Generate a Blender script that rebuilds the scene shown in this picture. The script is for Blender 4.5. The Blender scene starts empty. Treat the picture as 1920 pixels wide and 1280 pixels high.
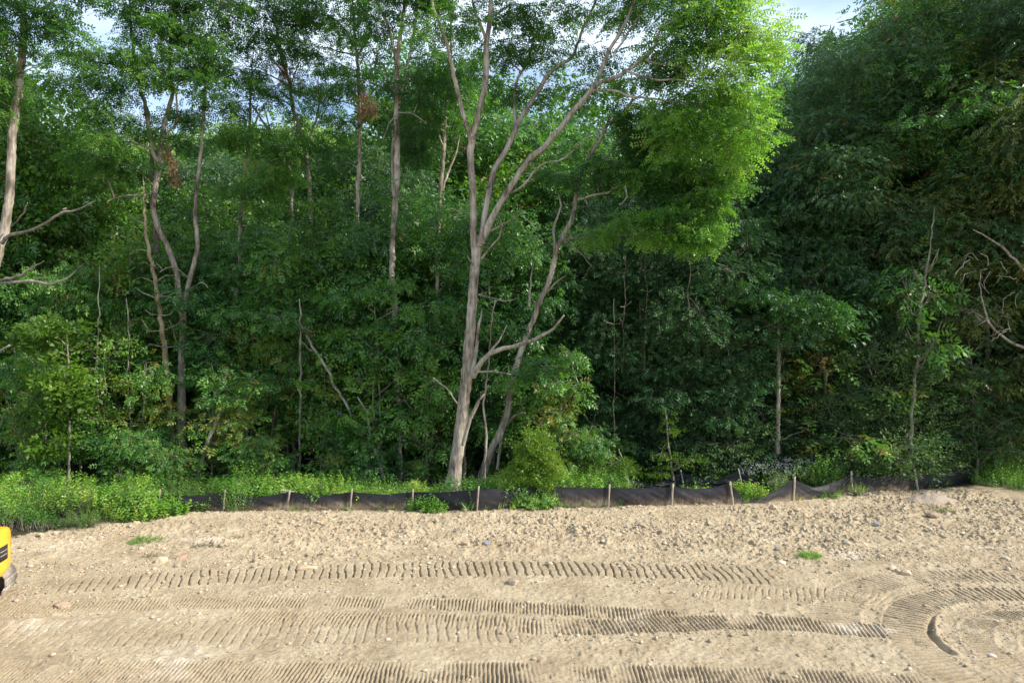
import bpy, math
import numpy as np
from math import radians as R

# ------------------------------------------------------------ camera, sky, sun
F, CX, CY, H = 1283.0, 960.0, 640.0, 5.25          # focal length in photo pixels, centre, camera height
sc = bpy.context.scene
cam = bpy.data.objects.new("camera", bpy.data.cameras.new("camera"))
sc.collection.objects.link(cam)
cam.location = (0, 0, H)
cam.rotation_euler = (R(90), 0, 0)
cam.data.sensor_width = 36
cam.data.lens = 36 * F / 1920
cam.data.clip_end = 2000
sc.camera = cam

SUN_EL, SUN_AZ = 36.0, -15.0                          # azimuth from +x towards +y
w = bpy.data.worlds.new("World"); sc.world = w
w.use_nodes = True
nt = w.node_tree
bg = nt.nodes["Background"]
sky = nt.nodes.new("ShaderNodeTexSky")
sky.sky_type = 'NISHITA'; sky.sun_disc = False
sky.sun_elevation = R(SUN_EL); sky.sun_rotation = R(90 - SUN_AZ)
sky.air_density = 1.0; sky.dust_density = 0.6; sky.ozone_density = 1.5
tc = nt.nodes.new("ShaderNodeTexCoord")
mp = nt.nodes.new("ShaderNodeMapping"); mp.inputs["Scale"].default_value = (1.0, 1.0, 3.5)
ns = nt.nodes.new("ShaderNodeTexNoise"); ns.inputs["Scale"].default_value = 1.9; ns.inputs["Detail"].default_value = 6
rp = nt.nodes.new("ShaderNodeValToRGB")
rp.color_ramp.elements[0].position = 0.36; rp.color_ramp.elements[0].color = (0, 0, 0, 1)
rp.color_ramp.elements[1].position = 0.60; rp.color_ramp.elements[1].color = (0.85, 0.85, 0.85, 1)
mx = nt.nodes.new("ShaderNodeMix"); mx.data_type = 'RGBA'
mx.inputs["B"].default_value = (5.0, 5.7, 6.6, 1)
nt.links.new(tc.outputs["Generated"], mp.inputs[0]); nt.links.new(mp.outputs[0], ns.inputs["Vector"])
nt.links.new(ns.outputs["Fac"], rp.inputs[0]); nt.links.new(rp.outputs[0], mx.inputs["Factor"])
nt.links.new(sky.outputs[0], mx.inputs["A"]); nt.links.new(mx.outputs["Result"], bg.inputs["Color"])
bg.inputs["Strength"].default_value = 0.15

sl = bpy.data.lights.new("sun", 'SUN'); sl.energy = 4.2; sl.angle = R(0.55); sl.color = (1.0, 0.93, 0.82)
sun = bpy.data.objects.new("sun", sl); sc.collection.objects.link(sun)
from mathutils import Vector
sd = Vector((math.cos(R(SUN_EL)) * math.cos(R(SUN_AZ)), math.cos(R(SUN_EL)) * math.sin(R(SUN_AZ)), math.sin(R(SUN_EL))))
sun.rotation_euler = sd.to_track_quat('Z', 'Y').to_euler()
sc.view_settings.view_transform = 'Standard'; sc.view_settings.look = 'None'
sc.view_settings.gamma = 1; sc.view_settings.exposure = 0.85; sc.view_settings.use_curve_mapping = False
sc.cycles.max_bounces = 6; sc.cycles.diffuse_bounces = 3; sc.cycles.transmission_bounces = 3
sc.cycles.glossy_bounces = 2; sc.cycles.transparent_max_bounces = 4

# ------------------------------------------------------------ helpers
def W(px, py, Y): return np.array([(px - CX) / F * Y, Y, H + (CY - py) / F * Y])
def G(px, py):
    Y = H * F / (py - CY); return np.array([(px - CX) / F * Y, Y, 0.0])

def tag(o, label=None, cat=None, group=None, kind=None):
    if label: o["label"] = label
    if cat: o["category"] = cat
    if group: o["group"] = group
    if kind: o["kind"] = kind
    return o
def empty(name, loc=(0, 0, 0)):
    o = bpy.data.objects.new(name, None); sc.collection.objects.link(o)
    o.location = loc; o.empty_display_size = 0.2
    return o
def link(name, me, parent=None, off=None):
    o = bpy.data.objects.new(name, me); sc.collection.objects.link(o)
    if parent is not None: o.parent = parent
    if off is not None: o.location = off
    return o

def make_mesh(name, V, Q, mats, tint=None, smooth=True, midx=None):
    V = np.asarray(V, dtype=np.float32).reshape(-1, 3); Q = np.asarray(Q, dtype=np.int32)
    k = Q.shape[1]
    me = bpy.data.meshes.new(name)
    me.vertices.add(len(V)); me.vertices.foreach_set("co", V.ravel())
    me.loops.add(Q.size); me.loops.foreach_set("vertex_index", Q.ravel())
    me.polygons.add(len(Q)); me.polygons.foreach_set("loop_start", np.arange(0, Q.size, k, dtype=np.int32))
    try: me.polygons.foreach_set("loop_total", np.full(len(Q), k, dtype=np.int32))
    except Exception: pass
    if smooth: me.polygons.foreach_set("use_smooth", np.ones(len(Q), dtype=bool))
    if not isinstance(mats, (list, tuple)): mats = [mats]
    for m in mats: me.materials.append(m)
    if midx is not None: me.polygons.foreach_set("material_index", np.asarray(midx, dtype=np.int32))
    me.update(calc_edges=True)
    if tint is not None:
        for nm, arr in (tint.items() if isinstance(tint, dict) else [("tint", tint)]):
            a = me.attributes.new(nm, 'FLOAT', 'POINT'); a.data.foreach_set("value", np.asarray(arr, dtype=np.float32))
    return me

class MB:                                            # mesh builder for quads
    def __init__(s): s.V = []; s.Q = []; s.n = 0; s.T = []
    def add(s, V, Q, t=0.5):
        V = np.asarray(V, float).reshape(-1, 3); Q = np.asarray(Q, int).reshape(-1, 4)
        s.V.append(V); s.Q.append(Q + s.n); s.n += len(V)
        s.T.append(np.full(len(V), t) if np.isscalar(t) else np.asarray(t))
    def box(s, c, d, rot=None, t=0.5, bev=0.0):
        c = np.array(c, float); d = np.array(d, float) / 2
        P = np.array([[x, y, z] for z in (-1, 1) for y in (-1, 1) for x in (-1, 1)], float) * d
        if rot is not None: P = P @ np.array(rot).T
        s.add(P + c, [[0, 2, 3, 1], [4, 5, 7, 6], [0, 1, 5, 4], [2, 6, 7, 3], [0, 4, 6, 2], [1, 3, 7, 5]], t)
    def mesh(s, name, mat, smooth=True):
        return make_mesh(name, np.concatenate(s.V), np.concatenate(s.Q), mat, np.concatenate(s.T), smooth)
    def build(s, name, mat, parent=None, smooth=True):
        return link(name, s.mesh(name, mat, smooth), parent)

def resample(P, r, step):
    P = np.asarray(P, float); r = np.asarray(r, float)
    if len(P) == 2: P = np.array([P[0], (P[0] + P[1]) / 2, P[1]]); r = np.array([r[0], (r[0] + r[1]) / 2, r[1]])
    Pe = np.vstack([2 * P[0] - P[1], P, 2 * P[-1] - P[-2]])
    out, ro = [], []
    for i in range(len(P) - 1):
        p0, p1, p2, p3 = Pe[i:i + 4]
        n = max(1, int(np.linalg.norm(p2 - p1) / step))
        for t in np.arange(n) / n:
            out.append(0.5 * (2 * p1 + (p2 - p0) * t + (2 * p0 - 5 * p1 + 4 * p2 - p3) * t * t + (3 * p1 - p0 - 3 * p2 + p3) * t ** 3))
            ro.append(r[i] * (1 - t) + r[i + 1] * t)
    out.append(P[-1]); ro.append(r[-1])
    return np.array(out), np.array(ro)

def tube(mb, P, r, seg=8, step=0.25, rng=None, rough=0.0, wob=0.0, t=0.5, flare=0.0):
    P, r = resample(P, r, step)
    n = len(P)
    if rng is not None and wob > 0 and n > 2:
        d = rng.normal(0, 1, (n, 3)) * wob; d[0] = 0; d[-1] *= 0.5
        P = P + d
    T = np.gradient(P, axis=0); T /= np.linalg.norm(T, axis=1)[:, None] + 1e-9
    ref = np.array([0.31, 1.0, 0.12]); A = np.cross(T, ref); A /= np.linalg.norm(A, axis=1)[:, None] + 1e-9
    B = np.cross(T, A)
    an = np.arange(seg) * 2 * math.pi / seg
    rr = r[:, None] * np.ones((n, seg))
    if rng is not None and rough > 0: rr *= 1 + rng.normal(0, rough, (n, seg)) + rng.normal(0, rough * 0.6, (1, seg))
    if flare > 0:
        lobes = 1 + 0.35 * np.sin(an * 4 + 1.0) * flare
        k = np.exp(-(np.arange(n) * step) / 0.35)[:, None]
        rr *= 1 + k * (lobes[None, :] * (0.45 + flare * 0.4))
    V = P[:, None, :] + rr[:, :, None] * (np.cos(an)[None, :, None] * A[:, None, :] + np.sin(an)[None, :, None] * B[:, None, :])
    i = np.arange(n - 1)[:, None] * seg; j = np.arange(seg)[None, :]; j2 = (j + 1) % seg
    Q = np.stack([i + j, i + j2, i + seg + j2, i + seg + j], -1).reshape(-1, 4)
    mb.add(V.reshape(-1, 3), Q, t)
    c = np.vstack([P[-1] + T[-1] * r[-1] * 0.6]); base = (n - 1) * seg   # closed tip
    for k in range(0, seg, 2):
        mb.Q.append(np.array([[mb.n - n * seg + base + k, mb.n - n * seg + base + (k + 1) % seg, mb.n - n * seg + base + (k + 2) % seg, mb.n]]))
    mb.V.append(c); mb.T.append(np.array([t])); mb.n += 1
    return P

def vnoise(x, y, s, seed):                          # smooth value noise
    rg = np.random.default_rng(seed); N = 256; g = rg.random((N, N))
    x = x / s + 1000.37; y = y / s + 1000.71
    xi = np.floor(x).astype(int); yi = np.floor(y).astype(int); fx = x - xi; fy = y - yi
    fx = fx * fx * (3 - 2 * fx); fy = fy * fy * (3 - 2 * fy)
    a = g[xi % N, yi % N]; b = g[(xi + 1) % N, yi % N]; c = g[xi % N, (yi + 1) % N]; d = g[(xi + 1) % N, (yi + 1) % N]
    return (a * (1 - fx) + b * fx) * (1 - fy) + (c * (1 - fx) + d * fx) * fy
def fbm(x, y, s, seed, o=4):
    v = 0; a = 1; t = 0
    for i in range(o): v = v + a * vnoise(x + i * 3.1, y - i * 1.7, s / 2 ** i, seed + i); t += a; a *= 0.5
    return v / t

# ------------------------------------------------------------ materials
def new_mat(name):
    m = bpy.data.materials.new(name); m.use_nodes = True
    t = m.node_tree; p = t.nodes["Principled BSDF"]; return m, t, p
def node(t, kind, **kw):
    n = t.nodes.new(kind)
    for k, v in kw.items(): n.inputs[k.replace("_", " ")].default_value = v
    return n
def ramp(t, src, stops):
    r = t.nodes.new("ShaderNodeValToRGB"); e = r.color_ramp.elements
    while len(e) < len(stops): e.new(0.5)
    for i, (p, c) in enumerate(stops): e[i].position = p; e[i].color = (*c, 1)
    t.links.new(src, r.inputs[0]); return r

def leaf_mat(name, stops, trans=0.35, tcol=(1.25, 1.5, 0.55), rough=0.42, spec=0.5):
    m, t, p = new_mat(name)
    at = t.nodes.new("ShaderNodeAttribute"); at.attribute_name = "tint"
    oi = t.nodes.new("ShaderNodeObjectInfo")
    ad = t.nodes.new("ShaderNodeMath"); ad.operation = 'MULTIPLY_ADD'; ad.inputs[1].default_value = 0.36; 
    t.links.new(oi.outputs["Random"], ad.inputs[0]); t.links.new(at.outputs["Fac"], ad.inputs[2])
    sb = t.nodes.new("ShaderNodeMath"); sb.operation = 'SUBTRACT'; sb.inputs[1].default_value = 0.18
    t.links.new(ad.outputs[0], sb.inputs[0])
    rm = ramp(t, sb.outputs[0], stops)
    t.links.new(rm.outputs[0], p.inputs["Base Color"])
    p.inputs["Roughness"].default_value = rough; p.inputs["Specular IOR Level"].default_value = spec
    tr = t.nodes.new("ShaderNodeBsdfTranslucent")
    mu = t.nodes.new("ShaderNodeMix"); mu.data_type = 'RGBA'; mu.blend_type = 'MULTIPLY'
    mu.inputs["Factor"].default_value = 1; mu.inputs["B"].default_value = (*tcol, 1)
    t.links.new(rm.outputs[0], mu.inputs["A"]); t.links.new(mu.outputs["Result"], tr.inputs["Color"])
    ms = t.nodes.new("ShaderNodeMixShader"); ms.inputs[0].default_value = trans
    t.links.new(p.outputs[0], ms.inputs[1]); t.links.new(tr.outputs[0], ms.inputs[2])
    t.links.new(ms.outputs[0], t.nodes["Material Output"].inputs["Surface"])
    return m

LM = {
 'locust': leaf_mat("locust leaves", [(0.0, (0.034, 0.095, 0.024)), (0.4, (0.060, 0.150, 0.032)), (0.62, (0.11, 0.23, 0.04)), (0.85, (0.17, 0.33, 0.05)), (1.0, (0.25, 0.37, 0.075))], 0.52, (1.4, 1.6, 0.7)),
 'broad': leaf_mat("broad leaves", [(0.0, (0.035, 0.092, 0.02)), (0.5, (0.085, 0.19, 0.03)), (0.9, (0.16, 0.30, 0.045)), (1.0, (0.20, 0.20, 0.03))], 0.38),
 'ash': leaf_mat("compound leaves", [(0.0, (0.032, 0.10, 0.028)), (0.5, (0.07, 0.18, 0.04)), (0.95, (0.15, 0.30, 0.05)), (1.0, (0.18, 0.18, 0.03))], 0.36),
 'willow': leaf_mat("narrow leaves", [(0.0, (0.026, 0.078, 0.028)), (0.6, (0.056, 0.132, 0.040)), (0.9, (0.11, 0.20, 0.048)), (1.0, (0.22, 0.13, 0.03))], 0.3),
 'olive': leaf_mat('olive leaves', [(0.0, (0.045, 0.075, 0.022)), (0.5, (0.10, 0.14, 0.032)), (0.85, (0.19, 0.22, 0.045)), (0.96, (0.20, 0.20, 0.045)), (1.0, (0.33, 0.17, 0.045))], 0.32),
 'shade': leaf_mat('shade-darkened leaves', [(0.0, (0.024, 0.066, 0.024)), (0.6, (0.050, 0.118, 0.040)), (1.0, (0.10, 0.19, 0.055))], 0.25, rough=.55, spec=.25),  # shade right of the central trunk put into a darker leaf colour
 'shadefine': leaf_mat('shade-darkened shrub leaves', [(0.0, (0.034, 0.072, 0.032)), (0.6, (0.072, 0.13, 0.05)), (1.0, (0.14, 0.21, 0.07))], 0.25, rough=.55, spec=.25),  # shrub leaves darkened in colour in place of shade
 'fine': leaf_mat("shrub leaves", [(0.0, (0.04, 0.09, 0.03)), (0.6, (0.105, 0.185, 0.05)), (1.0, (0.25, 0.34, 0.075))], 0.35),
 'lime': leaf_mat("lime green leaves", [(0.0, (0.07, 0.14, 0.018)), (0.5, (0.12, 0.22, 0.022)), (1.0, (0.20, 0.29, 0.035))], 0.45),
 'weed': leaf_mat("weed leaves", [(0.0, (0.035, 0.11, 0.025)), (0.4, (0.11, 0.25, 0.04)), (0.8, (0.24, 0.41, 0.06)), (1.0, (0.40, 0.45, 0.10))], 0.42),
 'far': leaf_mat("far canopy leaves", [(0.0, (0.08, 0.18, 0.045)), (0.5, (0.19, 0.31, 0.07)), (1.0, (0.34, 0.42, 0.13))], 0.35),
 'dead': leaf_mat("withered leaves", [(0.0, (0.16, 0.09, 0.04)), (1.0, (0.30, 0.19, 0.09))], 0.3, (1.1, 1.0, 0.8)),
}

def bark_mat(name, c1, c2, sc_=3.6):
    m, t, p = new_mat(name)
    co = t.nodes.new("ShaderNodeTexCoord"); mp_ = t.nodes.new("ShaderNodeMapping"); mp_.inputs["Scale"].default_value = (1, 1, 0.14)
    t.links.new(co.outputs["Object"], mp_.inputs[0])
    n1 = node(t, "ShaderNodeTexNoise", Scale=sc_ * 3.4, Detail=7.0, Roughness=0.65); t.links.new(mp_.outputs[0], n1.inputs["Vector"])
    n2 = node(t, "ShaderNodeTexNoise", Scale=1.3, Detail=3.0); t.links.new(co.outputs["Object"], n2.inputs["Vector"])
    ad = t.nodes.new("ShaderNodeMath"); ad.operation = 'ADD'; t.links.new(n1.outputs["Fac"], ad.inputs[0]); t.links.new(n2.outputs["Fac"], ad.inputs[1])
    hf = t.nodes.new("ShaderNodeMath"); hf.operation = 'MULTIPLY'; hf.inputs[1].default_value = 0.5; t.links.new(ad.outputs[0], hf.inputs[0])
    rm = ramp(t, hf.outputs[0], [(0.38, tuple(c * 0.35 for c in c1)), (0.47, c1), (0.60, c2)])
    t.links.new(rm.outputs[0], p.inputs["Base Color"]); p.inputs["Roughness"].default_value = 0.95; p.inputs["Specular IOR Level"].default_value = 0.15
    b = node(t, "ShaderNodeBump", Strength=1.0, Distance=0.035); t.links.new(n1.outputs["Fac"], b.inputs["Height"]); t.links.new(b.outputs[0], p.inputs["Normal"])
    return m
BK = {'locust': bark_mat("locust bark", (0.21, 0.178, 0.14), (0.43, 0.38, 0.315)),
      'grey': bark_mat("grey bark", (0.17, 0.15, 0.115), (0.33, 0.30, 0.25)),
      'dead': bark_mat("bare dead wood", (0.19, 0.165, 0.13), (0.36, 0.33, 0.28)),
      'dark': bark_mat("dark bark", (0.10, 0.075, 0.055), (0.2, 0.16, 0.125)),
      'yellow': bark_mat("yellowish bark", (0.20, 0.155, 0.09), (0.36, 0.30, 0.19))}

# ------------------------------------------------------------ foliage
def leafquad(base, d, nrm, l, wd):
    d = np.array(d, float); d /= np.linalg.norm(d); s = np.cross(d, nrm); s /= np.linalg.norm(s) + 1e-9
    b = np.array(base, float)
    return [b, b + d * l * 0.45 + s * wd / 2, b + d * l, b + d * l * 0.45 - s * wd / 2]
def templates(kind, nv=5):
    out = []; rg = np.random.default_rng(hash(kind) % 1 + {'locust': 1, 'ash': 2, 'broad': 3, 'willow': 4, 'fine': 5, 'far': 6, 'weed': 7, 'herb': 8, 'tiny': 9, 'grass': 10}[kind])
    for v in range(nv):
        Qd = []
        def nn(k=0.35): n = np.array([0, 0, 1.0]) + rg.normal(0, k, 3); return n / np.linalg.norm(n)
        if kind in ('locust', 'ash'):
            n, L, ll, lw = ((5, 0.27, 0.075, 0.034) if kind == 'locust' else (3, 0.24, 0.125, 0.05))
            for i in range(n):
                x = L * (i + 0.8) / n; z = -0.9 * x * x
                for s in (-1, 1): Qd.append(leafquad((x, 0, z), (0.55, s, -0.25 + rg.normal(0, .15)), nn(.3), ll * rg.uniform(.8, 1.1), lw))
            Qd.append(leafquad((L, 0, -0.9 * L * L), (1, 0, -.5), nn(.2), ll, lw))
        elif kind == 'broad':
            for i in range(7):
                a = rg.uniform(-2.2, 2.2); r0 = rg.uniform(0, .12)
                Qd.append(leafquad((r0 + rg.uniform(0, .1), rg.normal(0, .05), rg.normal(0, .05)), (math.cos(a), math.sin(a), rg.uniform(-.7, .2)), nn(.5), rg.uniform(.10, .15), rg.uniform(.055, .08)))
        elif kind == 'willow':
            for i in range(10):
                x = .034 * i; s = 1 if i % 2 else -1
                Qd.append(leafquad((x, 0, -1.6 * x * x), (0.7, s * .6 + rg.normal(0, .2), -.75 + rg.normal(0, .2)), nn(.6), rg.uniform(.10, .15), .036))
        elif kind == 'fine':
            for i in range(9):
                x = .028 * i; s = 1 if i % 2 else -1
                Qd.append(leafquad((x, 0, rg.normal(0, .01)), (0.6, s + rg.normal(0, .3), rg.normal(.1, .5)), nn(.6), rg.uniform(.045, .07), .032))
        elif kind == 'tiny':
            for i in range(8):
                Qd.append(leafquad(rg.normal(0, .06, 3), rg.normal(0, 1, 3), nn(.6), .035, .02))
        elif kind == 'far':
            for i in range(6):
                Qd.append(leafquad(rg.normal(0, .14, 3), rg.normal(0, 1, 3) + [0, 0, -.3], nn(.6), rg.uniform(.2, .32), rg.uniform(.12, .18)))
        elif kind == 'weed':                        # leafy shoot growing along +x (turned upwards)
            for i in range(10):
                x = .045 * i + .03; a = i * 2.4
                Qd.append(leafquad((x, 0, 0), (.25, math.cos(a), math.sin(a)), np.array([1, .01, .02]) + rg.normal(0, .45, 3), rg.uniform(.12, .18) * (1 - .05 * i), rg.uniform(.05, .08)))
        elif kind == 'herb':                        # narrow-leaved tall weed
            for i in range(14):
                x = .05 * i + .03; a = i * 2.4
                Qd.append(leafquad((x, 0, 0), (.9, math.cos(a), math.sin(a)), np.array([1, .01, .02]) + rg.normal(0, .3, 3), rg.uniform(.07, .11) * (1 - .03 * i), .02))
        elif kind == 'grass':
            for i in range(9):
                a = rg.uniform(0, 6.3); k = rg.uniform(.3, 1.4)
                Qd.append(leafquad((0, rg.normal(0, .03), rg.normal(0, .03)), (1, k * math.cos(a), k * math.sin(a)), (0.3, -math.sin(a), math.cos(a)), rg.uniform(.14, .3), .012))
        out.append(np.array(Qd))
    return np.array(out)                            # (nv,K,4,3)
TPL = {k: templates(k) for k in ('locust', 'ash', 'broad', 'willow', 'fine', 'far', 'weed', 'herb', 'tiny', 'grass')}
TPL['lime'] = TPL['broad']; TPL['olive'] = TPL['willow']; TPL['shade'] = TPL['ash']; TPL['shadefine'] = TPL['fine']

def sprays(mb, P, D, kind, scale, tint, rng, up=0.6):
    """place a leaf template at each point, growing along D"""
    n = len(P)
    if n == 0: return
    X = D / (np.linalg.norm(D, axis=1)[:, None] + 1e-9)
    U = np.array([0, 0, 1.0]) * up + rng.normal(0, 0.45, (n, 3)) + 1e-4
    Yv = np.cross(U, X); Yv /= np.linalg.norm(Yv, axis=1)[:, None] + 1e-9
    Z = np.cross(X, Yv)
    M = np.stack([X, Yv, Z], 1)                     # rows
    T = TPL[kind][rng.integers(0, len(TPL[kind]), n)]
    K = T.shape[1]
    s = (scale * rng.uniform(.75, 1.25, n))[:, None, None, None] if np.isscalar(scale) else scale[:, None, None, None]
    V = np.einsum('nkvi,nij->nkvj', T * s, M) + P[:, None, None, :]
    tt = np.repeat(np.clip(tint, 0, 1), K * 4)
    mb.add(V.reshape(-1, 3), np.arange(n * K * 4).reshape(-1, 4), tt)

def twigs_fast(mb, A, B, r):                        # straight thin 3-sided twigs, vectorised
    n = len(A)
    if n == 0: return
    D = B - A; L = np.linalg.norm(D, axis=1)[:, None] + 1e-9; D = D / L
    S = np.cross(D, [0.3, 0.2, 1.0]); S /= np.linalg.norm(S, axis=1)[:, None] + 1e-9; T = np.cross(D, S)
    mid = (A + B) / 2 + np.array([0, 0, 1]) * L * 0.08
    rings = []
    for C, k in ((A, 1.0), (mid, .7), (B, .35)):
        for a in (0, 2.09, 4.19): rings.append(C + r * k * (math.cos(a) * S + math.sin(a) * T))
    V = np.stack(rings, 1)                          # n,9,3
    q = []
    for g in (0, 3):
        for j in range(3): q.append([g + j, g + (j + 1) % 3, g + 3 + (j + 1) % 3, g + 3 + j])
    Q = (np.arange(n)[:, None, None] * 9 + np.array(q)[None]).reshape(-1, 4)
    mb.add(V.reshape(-1, 3), Q)

DROOP = {'locust': -.25, 'ash': -.3, 'broad': -.25, 'willow': -.15, 'olive': -.15, 'fine': .25, 'far': 0, 'tiny': .1, 'lime': -.1, 'shade': -.3, 'shadefine': .25, 'weed': .3}
def foliage(lmb, tmb, clumps, kind, rng, sub=2.2, per=16, sr=0.42, scale=1.0, shell=0.5, flat=0.5, tbase=0.45, bottom=True):
    if kind in ('ash', 'broad') and scale > .7: scale *= 1.28; per *= .68
    sub *= .8; per *= 1.15; sr *= .78; flat *= .8
    """clumps (n,6): x y z rx ry rz. Sub-clumps round each, sprays round each sub-clump"""
    for c in np.asarray(clumps, float):
        c0, r = c[:3], c[3:6]
        area = (r[0] * r[1] + r[0] * r[2] + r[1] * r[2]) * 4.2
        ns_ = max(3, int(area * sub))
        u = rng.normal(0, 1, (ns_, 3)); u /= np.linalg.norm(u, axis=1)[:, None]
        rad = shell + (1 - shell) * rng.random(ns_) ** 0.6
        rad *= 1 + 0.22 * rng.normal(0, 1, ns_)
        S = c0 + u * r * rad[:, None]
        twigs_fast(tmb, np.repeat(c0[None], ns_, 0), S, 0.008 * max(1, r.max() / 1.2))
        st = tbase + rng.normal(0, .15, ns_) + rng.normal(0, .13)
        k = max(2, int(per))
        kk = np.repeat(np.arange(ns_), k)
        off = rng.normal(0, 1, (len(kk), 3)) * sr * np.array([1, 1, flat])
        P = S[kk] + off
        D = (P - c0) / r * 0.7 + off / sr * 0.5 + rng.normal(0, .35, (len(kk), 3)); D[:, 2] *= 0.6; D[:, 2] += DROOP[kind] * 1.4
        sprays(lmb, P, D, kind, scale, st[kk] + rng.normal(0, .10, len(kk)), rng)

def noise_r(rng, n, k): return 1 + rng.normal(0, k, n)

def generic_tree(name, kind, bark, seed, height, rad, z0, ncl, clr=(1.0, .6), trunk_r=.09, sub=2.2, per=14, sr=.4, scale=1.0, prof=None, lean=.3, flat=.5, bare=0, tb=.45):
    """returns (trunk mesh, crown mesh); local origin at base of trunk"""
    rng = np.random.default_rng(seed)
    tm, lm = MB(), MB()
    nz = 7; zz = np.linspace(0, height * .93, nz)
    lx, ly = rng.normal(0, lean, 2)
    P = np.stack([lx * (zz / height) ** 1.5 + rng.normal(0, .05 * lean / .3, nz), ly * (zz / height) ** 1.5 + rng.normal(0, .05, nz), zz], 1); P[0, :2] = 0; P[0, 2] = -.15
    rr = trunk_r * (1 - .85 * np.linspace(0, 1, nz))
    tp = tube(tm, P, rr, 7, .35, rng, .06, flare=.3)
    cl = []
    for i in range(ncl):
        f = (i + rng.random()) / ncl; z = z0 + (height - z0) * f
        pr = (prof(f) if prof else math.sin(math.pi * (0.12 + .8 * f)) ** .7)
        a = i * 2.4 + rng.uniform(-.5, .5); d = rad * pr * rng.uniform(.35, 1.0)
        ax = np.array([np.interp(z, P[:, 2], P[:, 0]), np.interp(z, P[:, 2], P[:, 1])])
        k = clr[0] * (.55 + .6 * pr) * rng.uniform(.75, 1.25)
        c = np.array([ax[0] + math.cos(a) * d, ax[1] + math.sin(a) * d, z])
        cl.append([*c, k, k, k * clr[1]])
        zb = max(0.3, z - d * .55 - .3)
        b0 = np.array([np.interp(zb, P[:, 2], P[:, 0]), np.interp(zb, P[:, 2], P[:, 1]), zb])
        tube(tm, [b0, (b0 + c) / 2 + [0, 0, -.05 * d], c], [trunk_r * .35 * (1.15 - .8 * f), .018, .008], 5, .4, rng, .0, .02)
    for i in range(bare):
        z = rng.uniform(.25, .9) * z0 + .5; a = rng.uniform(0, 6.3); L = rng.uniform(.5, 1.4)
        b0 = np.array([np.interp(z, P[:, 2], P[:, 0]), np.interp(z, P[:, 2], P[:, 1]), z])
        tube(tm, [b0, b0 + [math.cos(a) * L * .5, math.sin(a) * L * .5, .15 * L], b0 + [math.cos(a) * L, math.sin(a) * L, rng.uniform(-.1, .5) * L]], [.018, .012, .005], 4, .25, rng, 0, .02)
    foliage(lm, tm, cl, kind, rng, sub, per, sr, scale, flat=flat, tbase=tb)
    return tm.mesh(name + "_trunk", BK[bark]), lm.mesh(name + "_crown", LM[kind], False)

rngG = np.random.default_rng(77)
def place(kindname, meshes, x, y, s=1.0, rz=None, label=None, cat="tree", group=None, sz=None, z=0.0, names=("trunk", "crown")):
    o = empty(kindname, (x, y, z)); o.rotation_euler.z = rngG.uniform(0, 6.28) if rz is None else rz
    o.scale = (s, s, sz if sz else s)
    link(names[0], meshes[0], o); link(names[1], meshes[1], o)
    return tag(o, label, cat, group)

exec_parts = []
# ------------------------------------------------------------ ground
EDGE = np.array([G(*p)[:2] for p in [(-900, 1080), (-400, 1040), (0, 1012), (60, 1002), (150, 986), (250, 972), (300, 966), (400, 956), (600, 956), (850, 960), (950, 954), (1200, 947), (1400, 944), (1500, 936), (1560, 924), (1700, 918), (1800, 912), (1920, 905), (2300, 893), (3000, 880)]])
def edge_y(x): return np.interp(x, EDGE[:, 0], EDGE[:, 1])
def gz(x, y):
    x = np.asarray(x, float); y = np.asarray(y, float)
    b = 0.03 * np.exp(-((y - edge_y(x) + .5) / .8) ** 2) * (0.6 + 0.6 * vnoise(x, y, 1.7, 5))
    return b + 0.10 * (fbm(x, y, 4.0, 11, 2) - .5)

def nonuni(a, b, d0, lo, hi):
    core = np.arange(a, b + d0 / 2, d0)
    def tail(d0, lim):
        out = []; d = d0; x = 0
        while x < lim: d *= 1.22; x += d; out.append(x)
        return np.array(out)
    return np.concatenate([(a - tail(d0, a - lo))[::-1], core, b + tail(d0, hi - b)])
gx = nonuni(-14.5, 16.5, .018, -400, 400)
ys = [9.6]
while ys[-1] < 26: ys.append(ys[-1] + .0165 * max(1, (ys[-1] / 12)))
gy = np.concatenate([9.6 - np.cumsum(.03 * 1.3 ** np.arange(30))[::-1], np.array(ys), 26 + np.cumsum(.05 * 1.22 ** np.arange(40))])
gy = gy[(gy > -60) & (gy < 700)]
X, Y = np.meshgrid(gx, gy)
Z = gz(X, Y)
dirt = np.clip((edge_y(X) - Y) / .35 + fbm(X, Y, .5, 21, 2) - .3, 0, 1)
core = (np.abs(X) < 17) & (Y < 27) & (Y > 9)
n1 = fbm(X, Y, .55, 31, 3); n2 = fbm(X, Y, .16, 41, 3); n3 = vnoise(X, Y, .06, 51)
rough = (np.clip((Y - 15.5) / 2.5, 0, 1) * .55 + .25) * (1 - .45 * np.clip((Y - edge_y(X) + 1.2) / .8, 0, 1))          # rougher towards the fence
rough = np.maximum(rough, 0) * (0.5 + vnoise(X, Y, 2.2, 61))
n4 = np.maximum(vnoise(X, Y, .10, 52) - .62, 0) * np.clip(fbm(X, Y, .8, 53, 2) * 2.4 - .7, 0, 1)
det = (n1 - .5) * .13 * rough + (n2 - .5) * .10 * (rough + .15) + np.maximum(n3 - .5, 0) * .075 * (rough + .15) + n4 * .22 * (rough + .1)
Z = Z + det * core
press = np.zeros_like(Z); wet = np.zeros_like(Z)
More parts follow.
